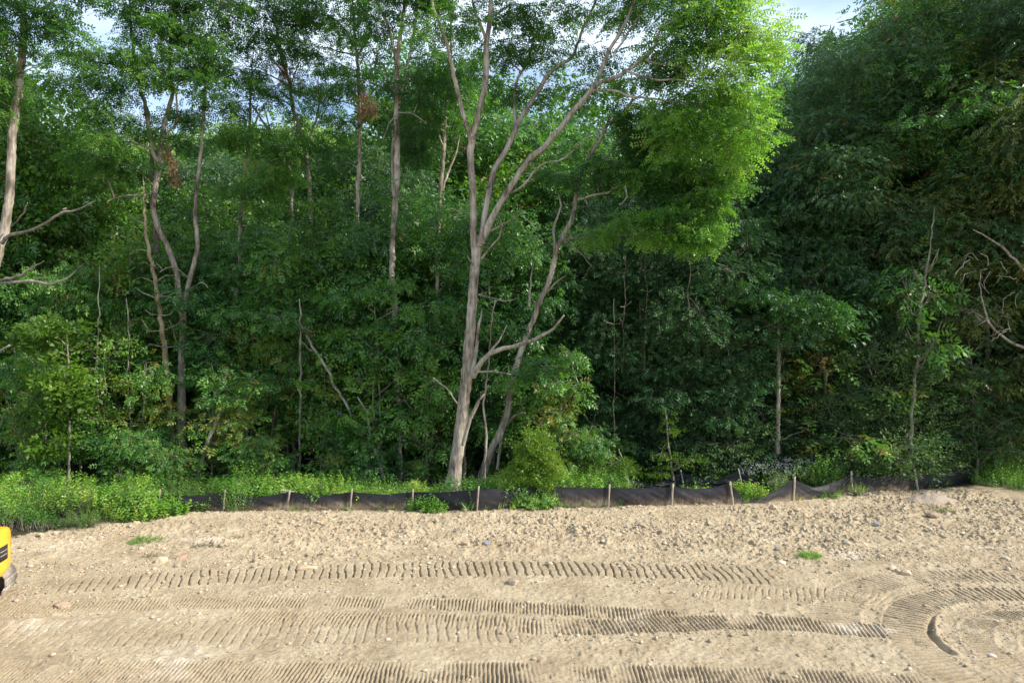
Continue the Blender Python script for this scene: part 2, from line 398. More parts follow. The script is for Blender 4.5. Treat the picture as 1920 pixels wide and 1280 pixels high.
def track(pts, width, period, depth, skew=0., duty=.45, strength=1., seed=0, px=True, flat=.8, patch=.5):
    """grouser marks pressed by a machine track along a line on the ground"""
    global Z, wet
    P = np.array([G(*p)[:2] for p in pts]) if px else np.array(pts, float)
    P3, _ = resample(np.column_stack([P, np.zeros(len(P))]), np.zeros(len(P)), .35); P = P3[:, :2]
    S = np.concatenate([[0], np.cumsum(np.linalg.norm(np.diff(P, axis=0), axis=1))])
    m = (X > P[:, 0].min() - 1) & (X < P[:, 0].max() + 1) & (Y > P[:, 1].min() - 1) & (Y < P[:, 1].max() + 1)
    x, y = X[m], Y[m]; best = np.full(x.shape, 9.); arc = np.zeros(x.shape); side = np.zeros(x.shape)
    for i in range(len(P) - 1):
        d = P[i + 1] - P[i]; L = np.linalg.norm(d) + 1e-9; d = d / L
        t = np.clip((x - P[i, 0]) * d[0] + (y - P[i, 1]) * d[1], 0, L)
        ex = x - P[i, 0] - t * d[0]; ey = y - P[i, 1] - t * d[1]
        q = np.hypot(ex, ey); b = q < best
        best[b] = q[b]; arc[b] = S[i] + t[b]; side[b] = (d[0] * ey - d[1] * ex)[b]
    inside = np.clip((width / 2 - best) / .05, 0, 1)
    endm = np.clip(arc / .4, 0, 1) * np.clip((S[-1] - arc) / .4, 0, 1)
    ph = (arc + side * skew) / period + .5 * (vnoise(x, y, .6, seed + 3) - .5) + .22 * (vnoise(x, y, .16, seed + 4) - .5)
    fr = ph - np.floor(ph)
    bar = np.clip((np.abs(fr - .5) * 2 - (1 - duty)) / .22, 0, 1)       # 1 in the groove
    k = np.clip((fbm(x, y, .9, seed + 9, 3) - (patch - .22)) / .22, 0, 1) * inside * endm * strength * (.8 + .5 * vnoise(x, y, .45, seed + 31)) * (vnoise(x, y, .22, seed + 33) * 2.2 + .15).clip(0, 1)
    z = Z[m]
    base = gz(x, y) + (n1[m] - .5) * .02 + (n2[m] - .5) * .02
    z = z * (1 - flat * k) + base * flat * k
    z = z - k * depth * 1.15 * bar * (.5 + vnoise(x, y, .13, seed + 40)) + k * depth * .4
    rim = np.exp(-((best - width / 2 - .03) / .05) ** 2) * endm * strength * .018 * (vnoise(x, y, .15, seed + 5) > .35)
    Z[m] = z + rim
    wet[m] = np.maximum(wet[m], k * .45)
track([(60, 1104), (240, 1092), (500, 1076), (760, 1068), (1000, 1067), (1295, 1074), (1460, 1082)], 1.05, .185, .060, .12, .26, 1, 1, patch=.36)
track([(-60, 1152), (170, 1140), (450, 1131), (800, 1134), (1080, 1146), (1300, 1160)], .62, .072, .034, .10, .5, 1, 2, patch=.39)
track([(420, 1158), (640, 1163), (850, 1168), (1100, 1176), (1400, 1166), (1700, 1190)], .70, .078, .036, .05, .5, 1, 3, patch=.39)
track([(-80, 1196), (130, 1190), (330, 1187), (640, 1184), (1000, 1180)], 1.15, .18, .030, .1, .28, .8, 4, patch=.42)
track([(-100, 1264), (120, 1260), (420, 1260), (700, 1266), (1020, 1264)], .78, .070, .036, .05, .5, 1, 5, patch=.42)
track([(1060, 1268), (1250, 1266), (1500, 1272), (1750, 1285)], .75, .070, .036, -.05, .5, .9, 6, patch=.39)
track([(1290, 1110), (1450, 1112), (1600, 1116), (1700, 1130)], .85, .14, .026, -.35, .35, .8, 7, patch=.42)
c0 = np.array([9.75, 11.3])
def arcp(r, a0, a1, n=14, c=c0): return [(c[0] + r * math.cos(a), c[1] + r * math.sin(a)) for a in np.linspace(R(a0), R(a1), n)]
track(arcp(2.85, 205, 55), .75, .11, .055, .0, .35, 1.1, 8, px=False, patch=.28)
track(arcp(1.75, 195, 50), .50, .085, .042, .15, .45, 1, 9, px=False, patch=.36)
track(arcp(.8, 215, 40), .60, .11, .048, .1, .4, 1, 10, px=False, patch=.32)
track(arcp(4.0, 165, 62), .8, .12, .03, .1, .40, .8, 12, px=False, patch=.42)
track(arcp(5.2, 160, 75), .6, .085, .022, .1, .45, .6, 14, px=False, patch=.5)
rr_ = np.hypot(X - c0[0], Y - c0[1]); aa_ = np.degrees(np.arctan2(Y - c0[1], X - c0[0]))
lip = np.exp(-((rr_ - 2.38 - .1 * vnoise(X, Y, .3, 77)) / .045) ** 2) * np.clip((aa_ - 125) / 14, 0, 1) * np.clip((183 - aa_) / 8, 0, 1) * (.3 + vnoise(X, Y, .25, 78))
Z += core * (-.11 * lip + .06 * np.roll(lip, 5, 1))
# pits and low hummocks
rgp = np.random.default_rng(5)
for k in range(260):
    px, py = rgp.uniform(-13, 15), rgp.uniform(10.2, 23)
    if py > edge_y(px) - .3: continue
    r_ = rgp.uniform(.06, .22) * (1.3 if py > 15 else .7); h_ = rgp.uniform(-.05, .07) * (1.2 if py > 15 else .5)
    i0, i1 = np.searchsorted(gy, [py - 3 * r_, py + 3 * r_]); j0, j1 = np.searchsorted(gx, [px - 3 * r_, px + 3 * r_])
    xs, ys_ = X[i0:i1, j0:j1], Y[i0:i1, j0:j1]
    Z[i0:i1, j0:j1] += h_ * np.exp(-((xs - px) ** 2 + ((ys_ - py) * 1.3) ** 2) / r_ ** 2) * (.6 + .8 * vnoise(xs, ys_, .07, 90 + k))
wet = np.maximum(wet, np.clip((fbm(X, Y * 1.8, 1.6, 301, 4) - .54) * 4, 0, .6) * np.clip((vnoise(X, Y, .12, 303)) * 1.5, 0, 1))
pale = np.zeros_like(Z)
for (px, py, a, b) in [(1595, 1042, .55, .28), (1890, 1025, 1.1, .16), (1460, 1018, .4, .2), (100, 1030, 1.2, .3), (400, 1012, .8, .2), (60, 1180, .9, .35), (430, 1050, .3, .1), (1600, 1180, .5, .2), (330, 1240, .5, .5), (1020, 1090, .35, .12)]:
    g_ = G(px, py); pale = np.maximum(pale, .75 * np.clip(1.1 - np.hypot((X - g_[0]) / a, (Y - g_[1]) / b) + (n1 - .5) * 2.2 + (n2 - .5) * 2, 0, 1))
ny, nx = X.shape
idx = np.arange(ny * nx).reshape(ny, nx)
Q = np.stack([idx[:-1, :-1], idx[:-1, 1:], idx[1:, 1:], idx[1:, :-1]], -1).reshape(-1, 4)
m, t, p = new_mat("sandy soil")
def attr(t, n): a = t.nodes.new("ShaderNodeAttribute"); a.attribute_name = n; return a
geo = t.nodes.new("ShaderNodeNewGeometry")
a1 = node(t, "ShaderNodeTexNoise", Scale=1.1, Detail=6.0); a2 = node(t, "ShaderNodeTexNoise", Scale=16.0, Detail=8.0, Roughness=.7); a3 = node(t, "ShaderNodeTexNoise", Scale=70.0, Detail=4.0, Roughness=.7)
for a_ in (a1, a2, a3): t.links.new(geo.outputs["Position"], a_.inputs["Vector"])
r1 = ramp(t, a1.outputs["Fac"], [(.3, (.36, .285, .185)), (.5, (.45, .365, .243)), (.7, (.51, .425, .293))])
r2 = ramp(t, a2.outputs["Fac"], [(.34, (.50, .45, .40)), (.47, (.92, .91, .9)), (.7, (1.06, 1.06, 1.06))])
mu = t.nodes.new("ShaderNodeMix"); mu.data_type = 'RGBA'; mu.blend_type = 'MULTIPLY'; mu.inputs["Factor"].default_value = .8
t.links.new(r1.outputs[0], mu.inputs["A"]); t.links.new(r2.outputs[0], mu.inputs["B"])
def mixc(src, fac, col):
    q = t.nodes.new("ShaderNodeMix"); q.data_type = 'RGBA'; q.inputs["B"].default_value = (*col, 1)
    t.links.new(src, q.inputs["A"]); t.links.new(fac, q.inputs["Factor"]); return q.outputs["Result"]
c_ = mixc(mu.outputs["Result"], attr(t, "wet").outputs["Fac"], (.34, .262, .17))
c_ = mixc(c_, attr(t, "pale").outputs["Fac"], (.58, .50, .39))
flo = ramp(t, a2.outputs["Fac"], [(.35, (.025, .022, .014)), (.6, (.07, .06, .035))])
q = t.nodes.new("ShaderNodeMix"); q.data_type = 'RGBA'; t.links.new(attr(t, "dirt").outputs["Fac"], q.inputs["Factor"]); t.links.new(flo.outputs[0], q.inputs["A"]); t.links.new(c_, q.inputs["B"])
t.links.new(q.outputs["Result"], p.inputs["Base Color"]); p.inputs["Roughness"].default_value = .95; p.inputs["Specular IOR Level"].default_value = .1
b1 = node(t, "ShaderNodeBump", Strength=.9, Distance=.02); t.links.new(a3.outputs["Fac"], b1.inputs["Height"])
b2 = node(t, "ShaderNodeBump", Strength=.7, Distance=.05); t.links.new(a2.outputs["Fac"], b2.inputs["Height"]); t.links.new(b1.outputs[0], b2.inputs["Normal"])
t.links.new(b2.outputs[0], p.inputs["Normal"])
SOIL = m
tag(link("ground", make_mesh("ground", np.stack([X, Y, Z], -1), Q, m, {"dirt": dirt.ravel(), "wet": wet.ravel() * (vnoise(X, Y, .3, 8).ravel() * .8 + .3), "pale": pale.ravel()})), kind="structure")
def gh(x, y):                                       # height of the built ground at a point
    i = min(max(np.searchsorted(gy, y), 1), ny - 1); j = min(max(np.searchsorted(gx, x), 1), nx - 1)
    return float(Z[i, j])

# ------------------------------------------------------------ clods (uncountable crumbs of soil) and single stones
ICO = None
def ico_rocks(P, r, rng, squash=.7):
    """octahedron-derived 18-vert lumps as quads"""
    u = np.array([[x, y, z] for x in (-1, 1) for y in (-1, 1) for z in (-1, 1)], float) / 1.732
    fc = np.array([[1, 0, 0], [-1, 0, 0], [0, 1, 0], [0, -1, 0], [0, 0, 1], [0, 0, -1]], float)
    # cube corners + edge mids + face centres -> 24 quads
    verts = [tuple(v) for v in u]; quads = []
    def vid(v):
        v = tuple(np.round(v / np.linalg.norm(v), 5))
        if v not in vl: vl.append(v)
        return vl.index(v)
    vl = []
    for ax in range(3):
        for s in (-1, 1):
            n = np.zeros(3); n[ax] = s; a = np.zeros(3); a[(ax + 1) % 3] = 1; b = np.cross(n, a)
            for (p_, q_) in ((-1, -1), (0, -1), (0, 0), (-1, 0)):
                quads.append([vid(n + a * (p_ + i) + b * (q_ + j)) for i, j in ((0, 0), (1, 0), (1, 1), (0, 1))])
    base = np.array(vl); quads = np.array(quads); nv_ = len(base); n = len(P)
    d = 1 + rng.normal(0, .16, (n, nv_))
    sx = rng.uniform(.7, 1.35, (n, 1, 3)) * np.array([1, 1, squash])
    a = rng.uniform(0, 6.28, n); ca, sa = np.cos(a), np.sin(a); z0, o1 = np.zeros(n), np.ones(n)
    M = np.stack([np.stack([ca, -sa, z0], 1), np.stack([sa, ca, z0], 1), np.stack([z0, z0, o1], 1)], 1)
    V = base[None] * d[:, :, None] * sx * r[:, None, None]
    V = np.einsum('nvi,nij->nvj', V, M) + P[:, None, :]
    Qd = (np.arange(n)[:, None, None] * nv_ + quads[None]).reshape(-1, 4)
    return V.reshape(-1, 3), Qd, nv_
rg = np.random.default_rng(9)
N = 75000
cx_ = rg.uniform(-15, 16, N); cy_ = 9.8 + (24 - 9.8) * rg.random(N) ** .9
keep = (cy_ < edge_y(cx_) - .05) & (rg.random(N) < np.clip((fbm(cx_, cy_, 1.1, 71, 3) - .36) * 4.0, .12, 1))
jx = np.clip(np.searchsorted(gx, cx_), 0, nx - 1); iy = np.clip(np.searchsorted(gy, cy_), 0, ny - 1)
wk = wet[iy, jx]; keep &= rg.random(N) > wk * 1.7
cx_, cy_, jx, iy = cx_[keep], cy_[keep], jx[keep], iy[keep]
rad_ = np.clip(.008 * rg.pareto(2.4, len(cx_)) + .009, 0, .055) * np.where(cy_ > 15.5, 1.15, .8)
V_, Q_, nv_ = ico_rocks(np.stack([cx_, cy_, Z[iy, jx] + rad_ * .25], 1), rad_, rg)
tt = np.repeat(rg.random(len(cx_)), nv_)
m, t, p = new_mat("dry clods")
rm = ramp(t, attr(t, "tint").outputs["Fac"], [(0, (.26, .20, .135)), (.5, (.40, .32, .22)), (.97, (.48, .395, .28)), (1, (.33, .30, .27))])
nz_ = node(t, "ShaderNodeTexNoise", Scale=60.0, Detail=4.0); g2 = t.nodes.new("ShaderNodeNewGeometry"); t.links.new(g2.outputs["Position"], nz_.inputs["Vector"])
bb = node(t, "ShaderNodeBump", Strength=.8, Distance=.01); t.links.new(nz_.outputs["Fac"], bb.inputs["Height"]); t.links.new(bb.outputs[0], p.inputs["Normal"])
t.links.new(rm.outputs[0], p.inputs["Base Color"]); p.inputs["Roughness"].default_value = .95
CLOD = m
tag(link("soil_crumbs", make_mesh("soil_crumbs", V_, Q_, m, tt, False)), "crumbs and small clods of dry tan soil strewn over the graded lot", "soil crumbs", kind="stuff")

def plain(name, col, rough=.8, noise=.15, sc_=12., metal=0., bump=.0):
    m, t, p = new_mat(name)
    n_ = node(t, "ShaderNodeTexNoise", Scale=sc_, Detail=6.0, Roughness=.6); co = t.nodes.new("ShaderNodeTexCoord"); t.links.new(co.outputs["Object"], n_.inputs["Vector"])
    r_ = ramp(t, n_.outputs["Fac"], [(.3, tuple(c * (1 - noise) for c in col)), (.7, tuple(min(1, c * (1 + noise)) for c in col))])
    t.links.new(r_.outputs[0], p.inputs["Base Color"]); p.inputs["Roughness"].default_value = rough; p.inputs["Metallic"].default_value = metal
    if bump: b = node(t, "ShaderNodeBump", Strength=bump, Distance=.01); t.links.new(n_.outputs["Fac"], b.inputs["Height"]); t.links.new(b.outputs[0], p.inputs["Normal"])
    return m
def rock(px, py, r, col, name, label, cat, squash=.75, seed=0):
    g_ = G(px, py); rg_ = np.random.default_rng(seed + int(px))
    # a rock: subdivided lump with noise
    n = 14; th = np.linspace(0, math.pi, n); ph = np.linspace(0, 2 * math.pi, 2 * n, endpoint=False)
    TH, PH = np.meshgrid(th, ph, indexing='ij')
    d = np.stack([np.sin(TH) * np.cos(PH), np.sin(TH) * np.sin(PH), np.cos(TH)], -1)
    k = rg_.normal(0, 1, (7, 3)); k /= np.linalg.norm(k, axis=1)[:, None]
    rad = 1.0 / np.maximum(np.max(np.einsum('ijc,kc->ijk', d, k) / rg_.uniform(.62, .95, 7), -1), .95) * (1 + .05 * np.sin(5 * d[..., 0] + 3) * np.cos(6 * d[..., 1]))
    V = d * rad[..., None] * r * np.array([1.15, .9, squash])
    i = np.arange(n - 1)[:, None] * 2 * n; j = np.arange(2 * n)[None]; j2 = (j + 1) % (2 * n)
    Qd = np.stack([i + j, i + 2 * n + j, i + 2 * n + j2, i + j2], -1).reshape(-1, 4)
    o = link(name, make_mesh(name, V, Qd, plain(name + " surface", col, .9, .3, 14, bump=.8), None, True))
    o.location = (g_[0], g_[1], gh(g_[0], g_[1]) + r * squash * .45); o.rotation_euler.z = rg_.uniform(0, 6)
    return tag(o, label, cat)
rock(304, 1052, .15, (.47, .375, .255), "rock", "pale tan boulder, largest stone at the left, above the track marks", "rock")
rock(342, 1044, .14, (.36, .22, .15), "clod", "reddish brown lump of soil just right of the pale boulder", "clod", .5)
rock(912, 1022, .10, (.20, .21, .23), "stone", "dark blue grey stone in the middle of the lot", "stone", .6)
rock(1643, 984, .085, (.30, .31, .33), "stone", "round grey stone on the right half of the lot, near the fence", "stone", .8)
rock(1457, 1030, .06, (.17, .19, .20), "stone", "small dark stone left of the grass tuft", "stone")
rock(1016, 982, .11, (.40, .29, .19), "clod", "brown clod casting a shadow just in front of the fence middle", "clod", .9)
rock(575, 1066, .20, (.44, .32, .21), "clod", "flat brown mound of soil over the track marks left of centre", "clod", .38)
rock(1748, 966, .17, (.30, .22, .145), "clod", "big crumbly clod on the right below the shaded mound", "clod", .65)
rock(116, 1140, .15, (.33, .24, .16), "clod", "dark damp clod at the lower left near the machine", "clod", .5)
rock(872, 1020, .11, (.40, .28, .19), "clod", "brown clod left of the blue grey stone", "clod", .6)
rock(1465, 1055, .10, (.60, .48, .35), "stone", "flat tan stone below the small dark stone", "stone", .5)
rock(1860, 1232, .055, (.50, .44, .38), "stone", "pale stone inside the turning marks at the lower right", "stone")
rock(1700, 1077, .12, (.45, .34, .23), "clod", "clod above the turning marks on the right", "clod", .6)
rock(1672, 1067, .09, (.52, .40, .28), "clod", "light clod left of the clod above the turning marks", "clod", .6)
rock(1450, 955, .13, (.48, .36, .24), "clod", "tan clod in front of the gap in the fence", "clod", .7)
rock(1494, 957, .12, (.42, .31, .20), "clod", "darker clod right of the tan clod by the fence gap", "clod", .6)
rock(1545, 925, .14, (.62, .48, .34), "rock", "pale rock at the foot of the fence right of the gap", "rock", .6)
rock(963, 1096, .13, (.38, .30, .21), "clod", "dark clump of soil between the two rows of marks", "clod", .6)
# mound of gravelly soil by the right stake, with brown clods
mm = MB(); rgm = np.random.default_rng(4); g_ = G(1745, 938)
nr, na = 22, 48; TH = np.linspace(0, 1, nr)[:, None]; A_ = np.arange(na)[None] * 2 * math.pi / na
xx = g_[0] + 1.25 * TH * np.cos(A_) + 0 * A_; yy = g_[1] + .55 * TH * np.sin(A_)
zz = gz(xx, yy) - .03 + .30 * np.exp(-(TH * 1.9) ** 2) + (fbm(xx, yy, .12, 33, 3) - .5) * .09
Vm = np.stack([xx, yy, zz], -1).reshape(-1, 3); i = np.arange(nr - 1)[:, None] * na; j = np.arange(na)[None]; j2 = (j + 1) % na
mm.add(Vm, np.stack([i + j, i + na + j, i + na + j2, i + j2], -1).reshape(-1, 4), rgm.random(len(Vm)) * .3)
tag(mm.build("mound", plain("gravelly soil", (.31, .25, .19), .95, .3, 30, bump=.8)), "low mound of grey gravelly soil against the right end of the fence", "mound")

# ------------------------------------------------------------ silt fence
def fabric_mat():
    m, t, p = new_mat("black geotextile")
    co = t.nodes.new("ShaderNodeTexCoord")
    n_ = node(t, "ShaderNodeTexNoise", Scale=7.0, Detail=6.0, Roughness=.7); mp_ = t.nodes.new("ShaderNodeMapping"); mp_.inputs["Scale"].default_value = (3.0, 3.0, .6)
    t.links.new(co.outputs["Object"], mp_.inputs[0]); t.links.new(mp_.outputs[0], n_.inputs["Vector"])
    du = t.nodes.new("ShaderNodeMath"); du.operation = 'MULTIPLY_ADD'; du.inputs[1].default_value = .9; du.inputs[2].default_value = -.45; t.links.new(n_.outputs["Fac"], du.inputs[0])
    ad = t.nodes.new("ShaderNodeMath"); ad.operation = 'ADD'; t.links.new(attr(t, "tint").outputs["Fac"], ad.inputs[0]); t.links.new(du.outputs[0], ad.inputs[1])
    r_ = ramp(t, ad.outputs[0], [(.15, (.010, .010, .013)), (.5, (.035, .028, .025)), (.78, (.17, .125, .085)), (1, (.34, .26, .18))])
    t.links.new(r_.outputs[0], p.inputs["Base Color"]); p.inputs["Roughness"].default_value = .6; p.inputs["Specular IOR Level"].default_value = .35
    w_ = node(t, "ShaderNodeTexNoise", Scale=120.0, Detail=2.0); t.links.new(co.outputs["Object"], w_.inputs["Vector"])
    b = node(t, "ShaderNodeBump", Strength=.25, Distance=.004); t.links.new(w_.outputs["Fac"], b.inputs["Height"]); t.links.new(b.outputs[0], p.inputs["Normal"])
    return m
FAB = fabric_mat()
STK = plain("weathered pine stake", (.27, .225, .165), .85, .3, 9, bump=.5)
STKG = plain("grey weathered stake", (.25, .24, .22), .85, .25, 9, bump=.5)
def fence(name, label, base, top, stakes, dust, seed, slack=1.0, stake_mat=STK):
    rg = np.random.default_rng(seed)
    g0 = G(*base[len(base) // 2]); root = empty(name, (g0[0], g0[1], 0))
    x0, x1 = top[0][0], top[-1][0]; px = np.arange(x0, x1 + 1, 2.0)
    bp = np.interp(px, *np.array(base, float).T); tp_ = np.interp(px, *np.array(top, float).T)
    k = np.hanning(9); k /= k.sum(); tps = np.convolve(np.pad(tp_, 4, 'edge'), k, 'valid')
    Yb = H * F / (bp - CY); nr_ = 16
    sx = np.array([s[0] for s in stakes], float)
    dist = np.min(np.abs(px[:, None] - sx[None]), 1)
    f = np.linspace(0, 1, nr_)[None]; xb = (px - CX) / F * Yb
    zt = H + (CY - tps + 2) / F * Yb
    zb = np.array([gh(x, y) for x, y in zip(xb, Yb)]) - .06
    Vx = np.repeat(xb[:, None], nr_, 1); Vz = zb[:, None] + (zt - zb)[:, None] * f
    s_ = xb[:, None] * 1.0
    fold = (fbm(s_ * 1.0 + f * 1.2, f * .5 + seed, .35, seed, 3) - .5) * .07 * slack + (vnoise(s_ * 1.6 - f * 1.6, f * .3, .12, seed + 2) - .5) * .02 * slack
    belly = .06 * np.sin(np.pi * np.clip(f * 1.05, 0, 1)) * np.clip(dist / 45, 0, 1)[:, None]
    Vy = Yb[:, None] - belly * (0.5 + vnoise(s_, s_ * 0, 1.7, seed + 4)) + fold * np.clip(dist / 14, .15, 1)[:, None] * np.sin(np.pi * np.clip(f * .9 + .08, 0, 1))
    Vy = Vy + .02
    V = np.stack([Vx, Vy, Vz], -1) - np.array([g0[0], g0[1], 0])
    nxp = len(px); i = np.arange(nxp - 1)[:, None] * nr_; j = np.arange(nr_ - 1)[None]
    Qd = np.stack([i + j, i + nr_ + j, i + nr_ + j + 1, i + j + 1], -1).reshape(-1, 4)
    tint = np.clip(np.interp(px, *np.array(dust, float).T)[:, None] * (1.6 - f * 1.8) + .12 * (vnoise(s_, f, .5, seed + 7) - .5), 0, 1)
    link("fabric", make_mesh("fabric", V, Qd, FAB, tint.ravel()), root)
    # stitched line along the fabric
    for (bx, by, tx, ty, wpx) in stakes:
        g_ = G(bx, by); tw = W(tx, ty, g_[1] - .03); b_ = MB()
        P0 = np.array([g_[0], g_[1] - .13, -.12]) ; P1 = W(tx, ty - 3, g_[1] - .10)
        d = (P1 - P0); L = np.linalg.norm(d); d /= L; sd_ = np.cross(d, [0, 1, 0]); sd_ /= np.linalg.norm(sd_); fw = np.cross(sd_, d)
        hw = .8 * wpx / 2 / F * g_[1]; hd = .014
        rings = []
        for q_ in np.linspace(0, 1, 6):
            c = P0 + d * L * q_ + rg.normal(0, .003, 3); hh = hw * (1 + rg.normal(0, .06))
            rings += [c - sd_ * hh - fw * hd, c + sd_ * hh - fw * hd, c + sd_ * hh + fw * hd, c - sd_ * hh + fw * hd]
        V_ = np.array(rings) - np.array([g0[0], g0[1], 0]); Qs = [[k_ * 4 + a, k_ * 4 + (a + 1) % 4, k_ * 4 + 4 + (a + 1) % 4, k_ * 4 + 4 + a] for k_ in range(5) for a in range(4)] + [[20, 21, 22, 23]]
        b_.add(V_, Qs); b_.build("stake", stake_mat, root, smooth=False)
    return tag(root, label, "silt fence")
fence("silt_fence", "long low black silt fence on wooden stakes, dusty brown foot, edging the bare lot",
      [(225, 968), (300, 962), (421, 959), (540, 957), (657, 957), (773, 957), (893, 962), (950, 957), (1020, 951), (1139, 948), (1257, 947), (1373, 945), (1410, 945), (1484, 940), (1540, 935), (1595, 924), (1660, 921), (1718, 918), (1770, 911), (1835, 900)],
      [(225, 938), (260, 930), (300, 929), (360, 932), (421, 926), (480, 935), (544, 924), (600, 932), (660, 924), (720, 929), (775, 924), (830, 925), (898, 919), (960, 918), (1020, 914), (1080, 916), (1143, 916), (1200, 917), (1258, 915), (1264, 913), (1300, 919), (1340, 915), (1369, 907), (1385, 925), (1399, 944), (1412, 944), (1440, 930), (1488, 900), (1500, 905), (1525, 916), (1545, 912), (1570, 903), (1596, 890), (1630, 897), (1670, 895), (1714, 885), (1750, 889), (1785, 885), (1812, 879), (1835, 878)],
      [(300, 960, 300, 920, 3.5), (421, 958, 422, 921, 3.5), (539, 956, 544, 921, 4), (657, 956, 660, 918, 4), (773, 956, 775, 919, 3.5), (893, 961, 898, 914, 4), (1018, 950, 1020, 908, 3), (1139, 947, 1143, 910, 4), (1257, 946, 1262, 909, 4.5), (1373, 944, 1369, 905, 4.5), (1484, 938, 1490, 896, 4.5), (1595, 924, 1596, 886, 4), (1718, 918, 1714, 882, 4.5)],
      [(225, .25), (420, .5), (540, .85), (660, .8), (775, .7), (840, .35), (950, .3), (1060, .75), (1139, .75), (1160, .45), (1260, .65), (1370, .6), (1400, .8), (1490, .6), (1560, .3), (1600, .7), (1700, .6), (1730, .1), (1835, .05)], 3)
fence("silt_fence", "older slack black silt fence sagging among weeds behind the gap in the long fence",
      [(1170, 917), (1282, 912), (1392, 914), (1440, 918), (1480, 914), (1500, 925)],
      [(1170, 890), (1190, 903), (1215, 909), (1240, 906), (1276, 887), (1300, 895), (1345, 901), (1384, 885), (1400, 893), (1430, 905), (1446, 903), (1462, 889), (1500, 897)],
      [(1178, 918, 1174, 888, 3), (1282, 912, 1276, 883, 3), (1392, 914, 1384, 881, 3), (1480, 905, 1462, 888, 3)],
      [(1170, .05), (1500, .1)], 8, 1.5, STKG)
# small marker pins
for (bx, by, tx, ty, lab) in [(1170, 944, 1167, 929, "thin pale marker pin leaning in front of the fence right of its middle"), ]:
    g_ = G(bx, by); b_ = MB(); tube(b_, [[0, 0, -.1], [0, 0, .12], [-.05, 0, .30]], [.012, .012, .010], 6, .1); tube(b_, [[-.05, 0, .25], [-.12, .01, .28]], [.008, .006], 5, .05)
    o = b_.build("marker_pin", STKG); o.location = (g_[0], g_[1] - .12, 0); tag(o, lab, "marker pin")
# propped stick against the fence
g_ = G(541, 956); b_ = MB(); tube(b_, [[-.22, -.05, .64], [0, -.06, .60], [.2, -.04, .59]], [.03, .026, .012], 6, .1); o = b_.build("broken_stick", STKG); o.location = (g_[0], g_[1], 0)
tag(o, "short grey broken stick lying across the top of the third stake from the left", "stick")

# ------------------------------------------------------------ excavator at the left edge
YEL = plain("yellow machine paint", (.80, .45, .04), .42, .13, 3)
YEL.node_tree.nodes["Principled BSDF"].inputs["Coat Weight"].default_value = .3
STEEL = plain("dusty track steel", (.30, .26, .22), .7, .35, 9, bump=.5)
BLK = plain("black trim", (.03, .03, .032), .5, .2, 6)
GLS = plain("cab glass", (.02, .03, .03), .08, .1, 3)
WHT = plain("white lettering", (.80, .80, .78), .5, .03, 6)
RED = plain("orange reflector", (.7, .12, .03), .4, .05, 6)
ex = empty("excavator", (-11.72, 12.93, 0)); ex.rotation_euler.z = R(18)
def local(mb, name, mat, smooth=False, parent=None): return mb.build(name, mat, parent or ex, smooth)
def rotz(a): c, s = math.cos(a), math.sin(a); return np.array([[c, -s, 0], [s, c, 0], [0, 0, 1]])
HR = rotz(R(-23))                                   # house rotation: +x local = rear (counterweight)
def track_unit(yc):
    # track path along x, stadium shape, shoes with grousers
    L, r = 1.35, .31; b_ = MB(); per_ = 2 * (2 * L) + 2 * math.pi * r; n = 46; wdt = .60
    for i in range(n):
        s = per_ * i / n
        if s < 2 * L: c = (-L + s, 2 * r); a = 0
        elif s < 2 * L + math.pi * r: th = (s - 2 * L) / r; c = (L + r * math.sin(th), r + r * math.cos(th)); a = -th
        elif s < 4 * L + math.pi * r: c = (L - (s - 2 * L - math.pi * r), 0); a = math.pi
        else: th = (s - 4 * L - math.pi * r) / r; c = (-L - r * math.sin(th), r - r * math.cos(th)); a = math.pi - th
        ca, sa = math.cos(a), math.sin(a); rot = np.array([[ca, 0, -sa], [0, 1, 0], [sa, 0, ca]]) @ np.eye(3)
        pos = np.array([c[0], yc, c[1] + .035])
        b_.box(pos, (per_ / n * .93, wdt, .028), rot)
        for o_ in (-.035, .0, .035): b_.box(pos + rot @ np.array([o_, 0, .022]), (.012, wdt * .995, .024), rot)
    tr_ = local(b_, "track", STEEL)
    f_ = MB(); f_.box((0, yc, r + .03), (2 * L - .2, wdt * .45, .26))
    for x in (-L, L): 
        Pw = [[x, yc - wdt * .3, r + .03], [x, yc + wdt * .3, r + .03]]; tube(f_, Pw, [r * .9, r * .9], 20, 1)
    for x in np.linspace(-L + .45, L - .45, 5): tube(f_, [[x, yc - wdt * .3, .12], [x, yc + wdt * .3, .12]], [.1, .1], 10, 1)
    local(f_, "track_frame", STEEL, parent=ex)
track_unit(-.75); track_unit(.75)
def extrude_profile(mb, prof, z0, z1, bev=.06, dome=0.0):
    """rounded plan outline stacked with bevelled top and bottom"""
    P = np.array(prof, float); n = len(P); cen = P.mean(0); lv = []
    for (z, k) in ((z0, 1 - bev * 1.2), (z0 + bev * .5, 1 - bev * .35), (z0 + bev * 1.2, 1), (z1 - bev * 2.2, 1), (z1 - bev * 1.2, 1 - bev * .15), (z1 - bev * .5, 1 - bev * .6), (z1 - bev * .1, 1 - bev * 1.4), (z1, 1 - bev * 2.6), (z1 + dome, .4), (z1 + dome * 1.1, .01)):
        lv.append(np.column_stack([cen + (P - cen) * k, np.full(n, z)]))
    V = np.concatenate(lv) @ HR.T; i = np.arange(len(lv) - 1)[:, None] * n; j = np.arange(n)[None]; j2 = (j + 1) % n
    mb.add(V, np.stack([i + j, i + j2, i + n + j2, i + n + j], -1).reshape(-1, 4))
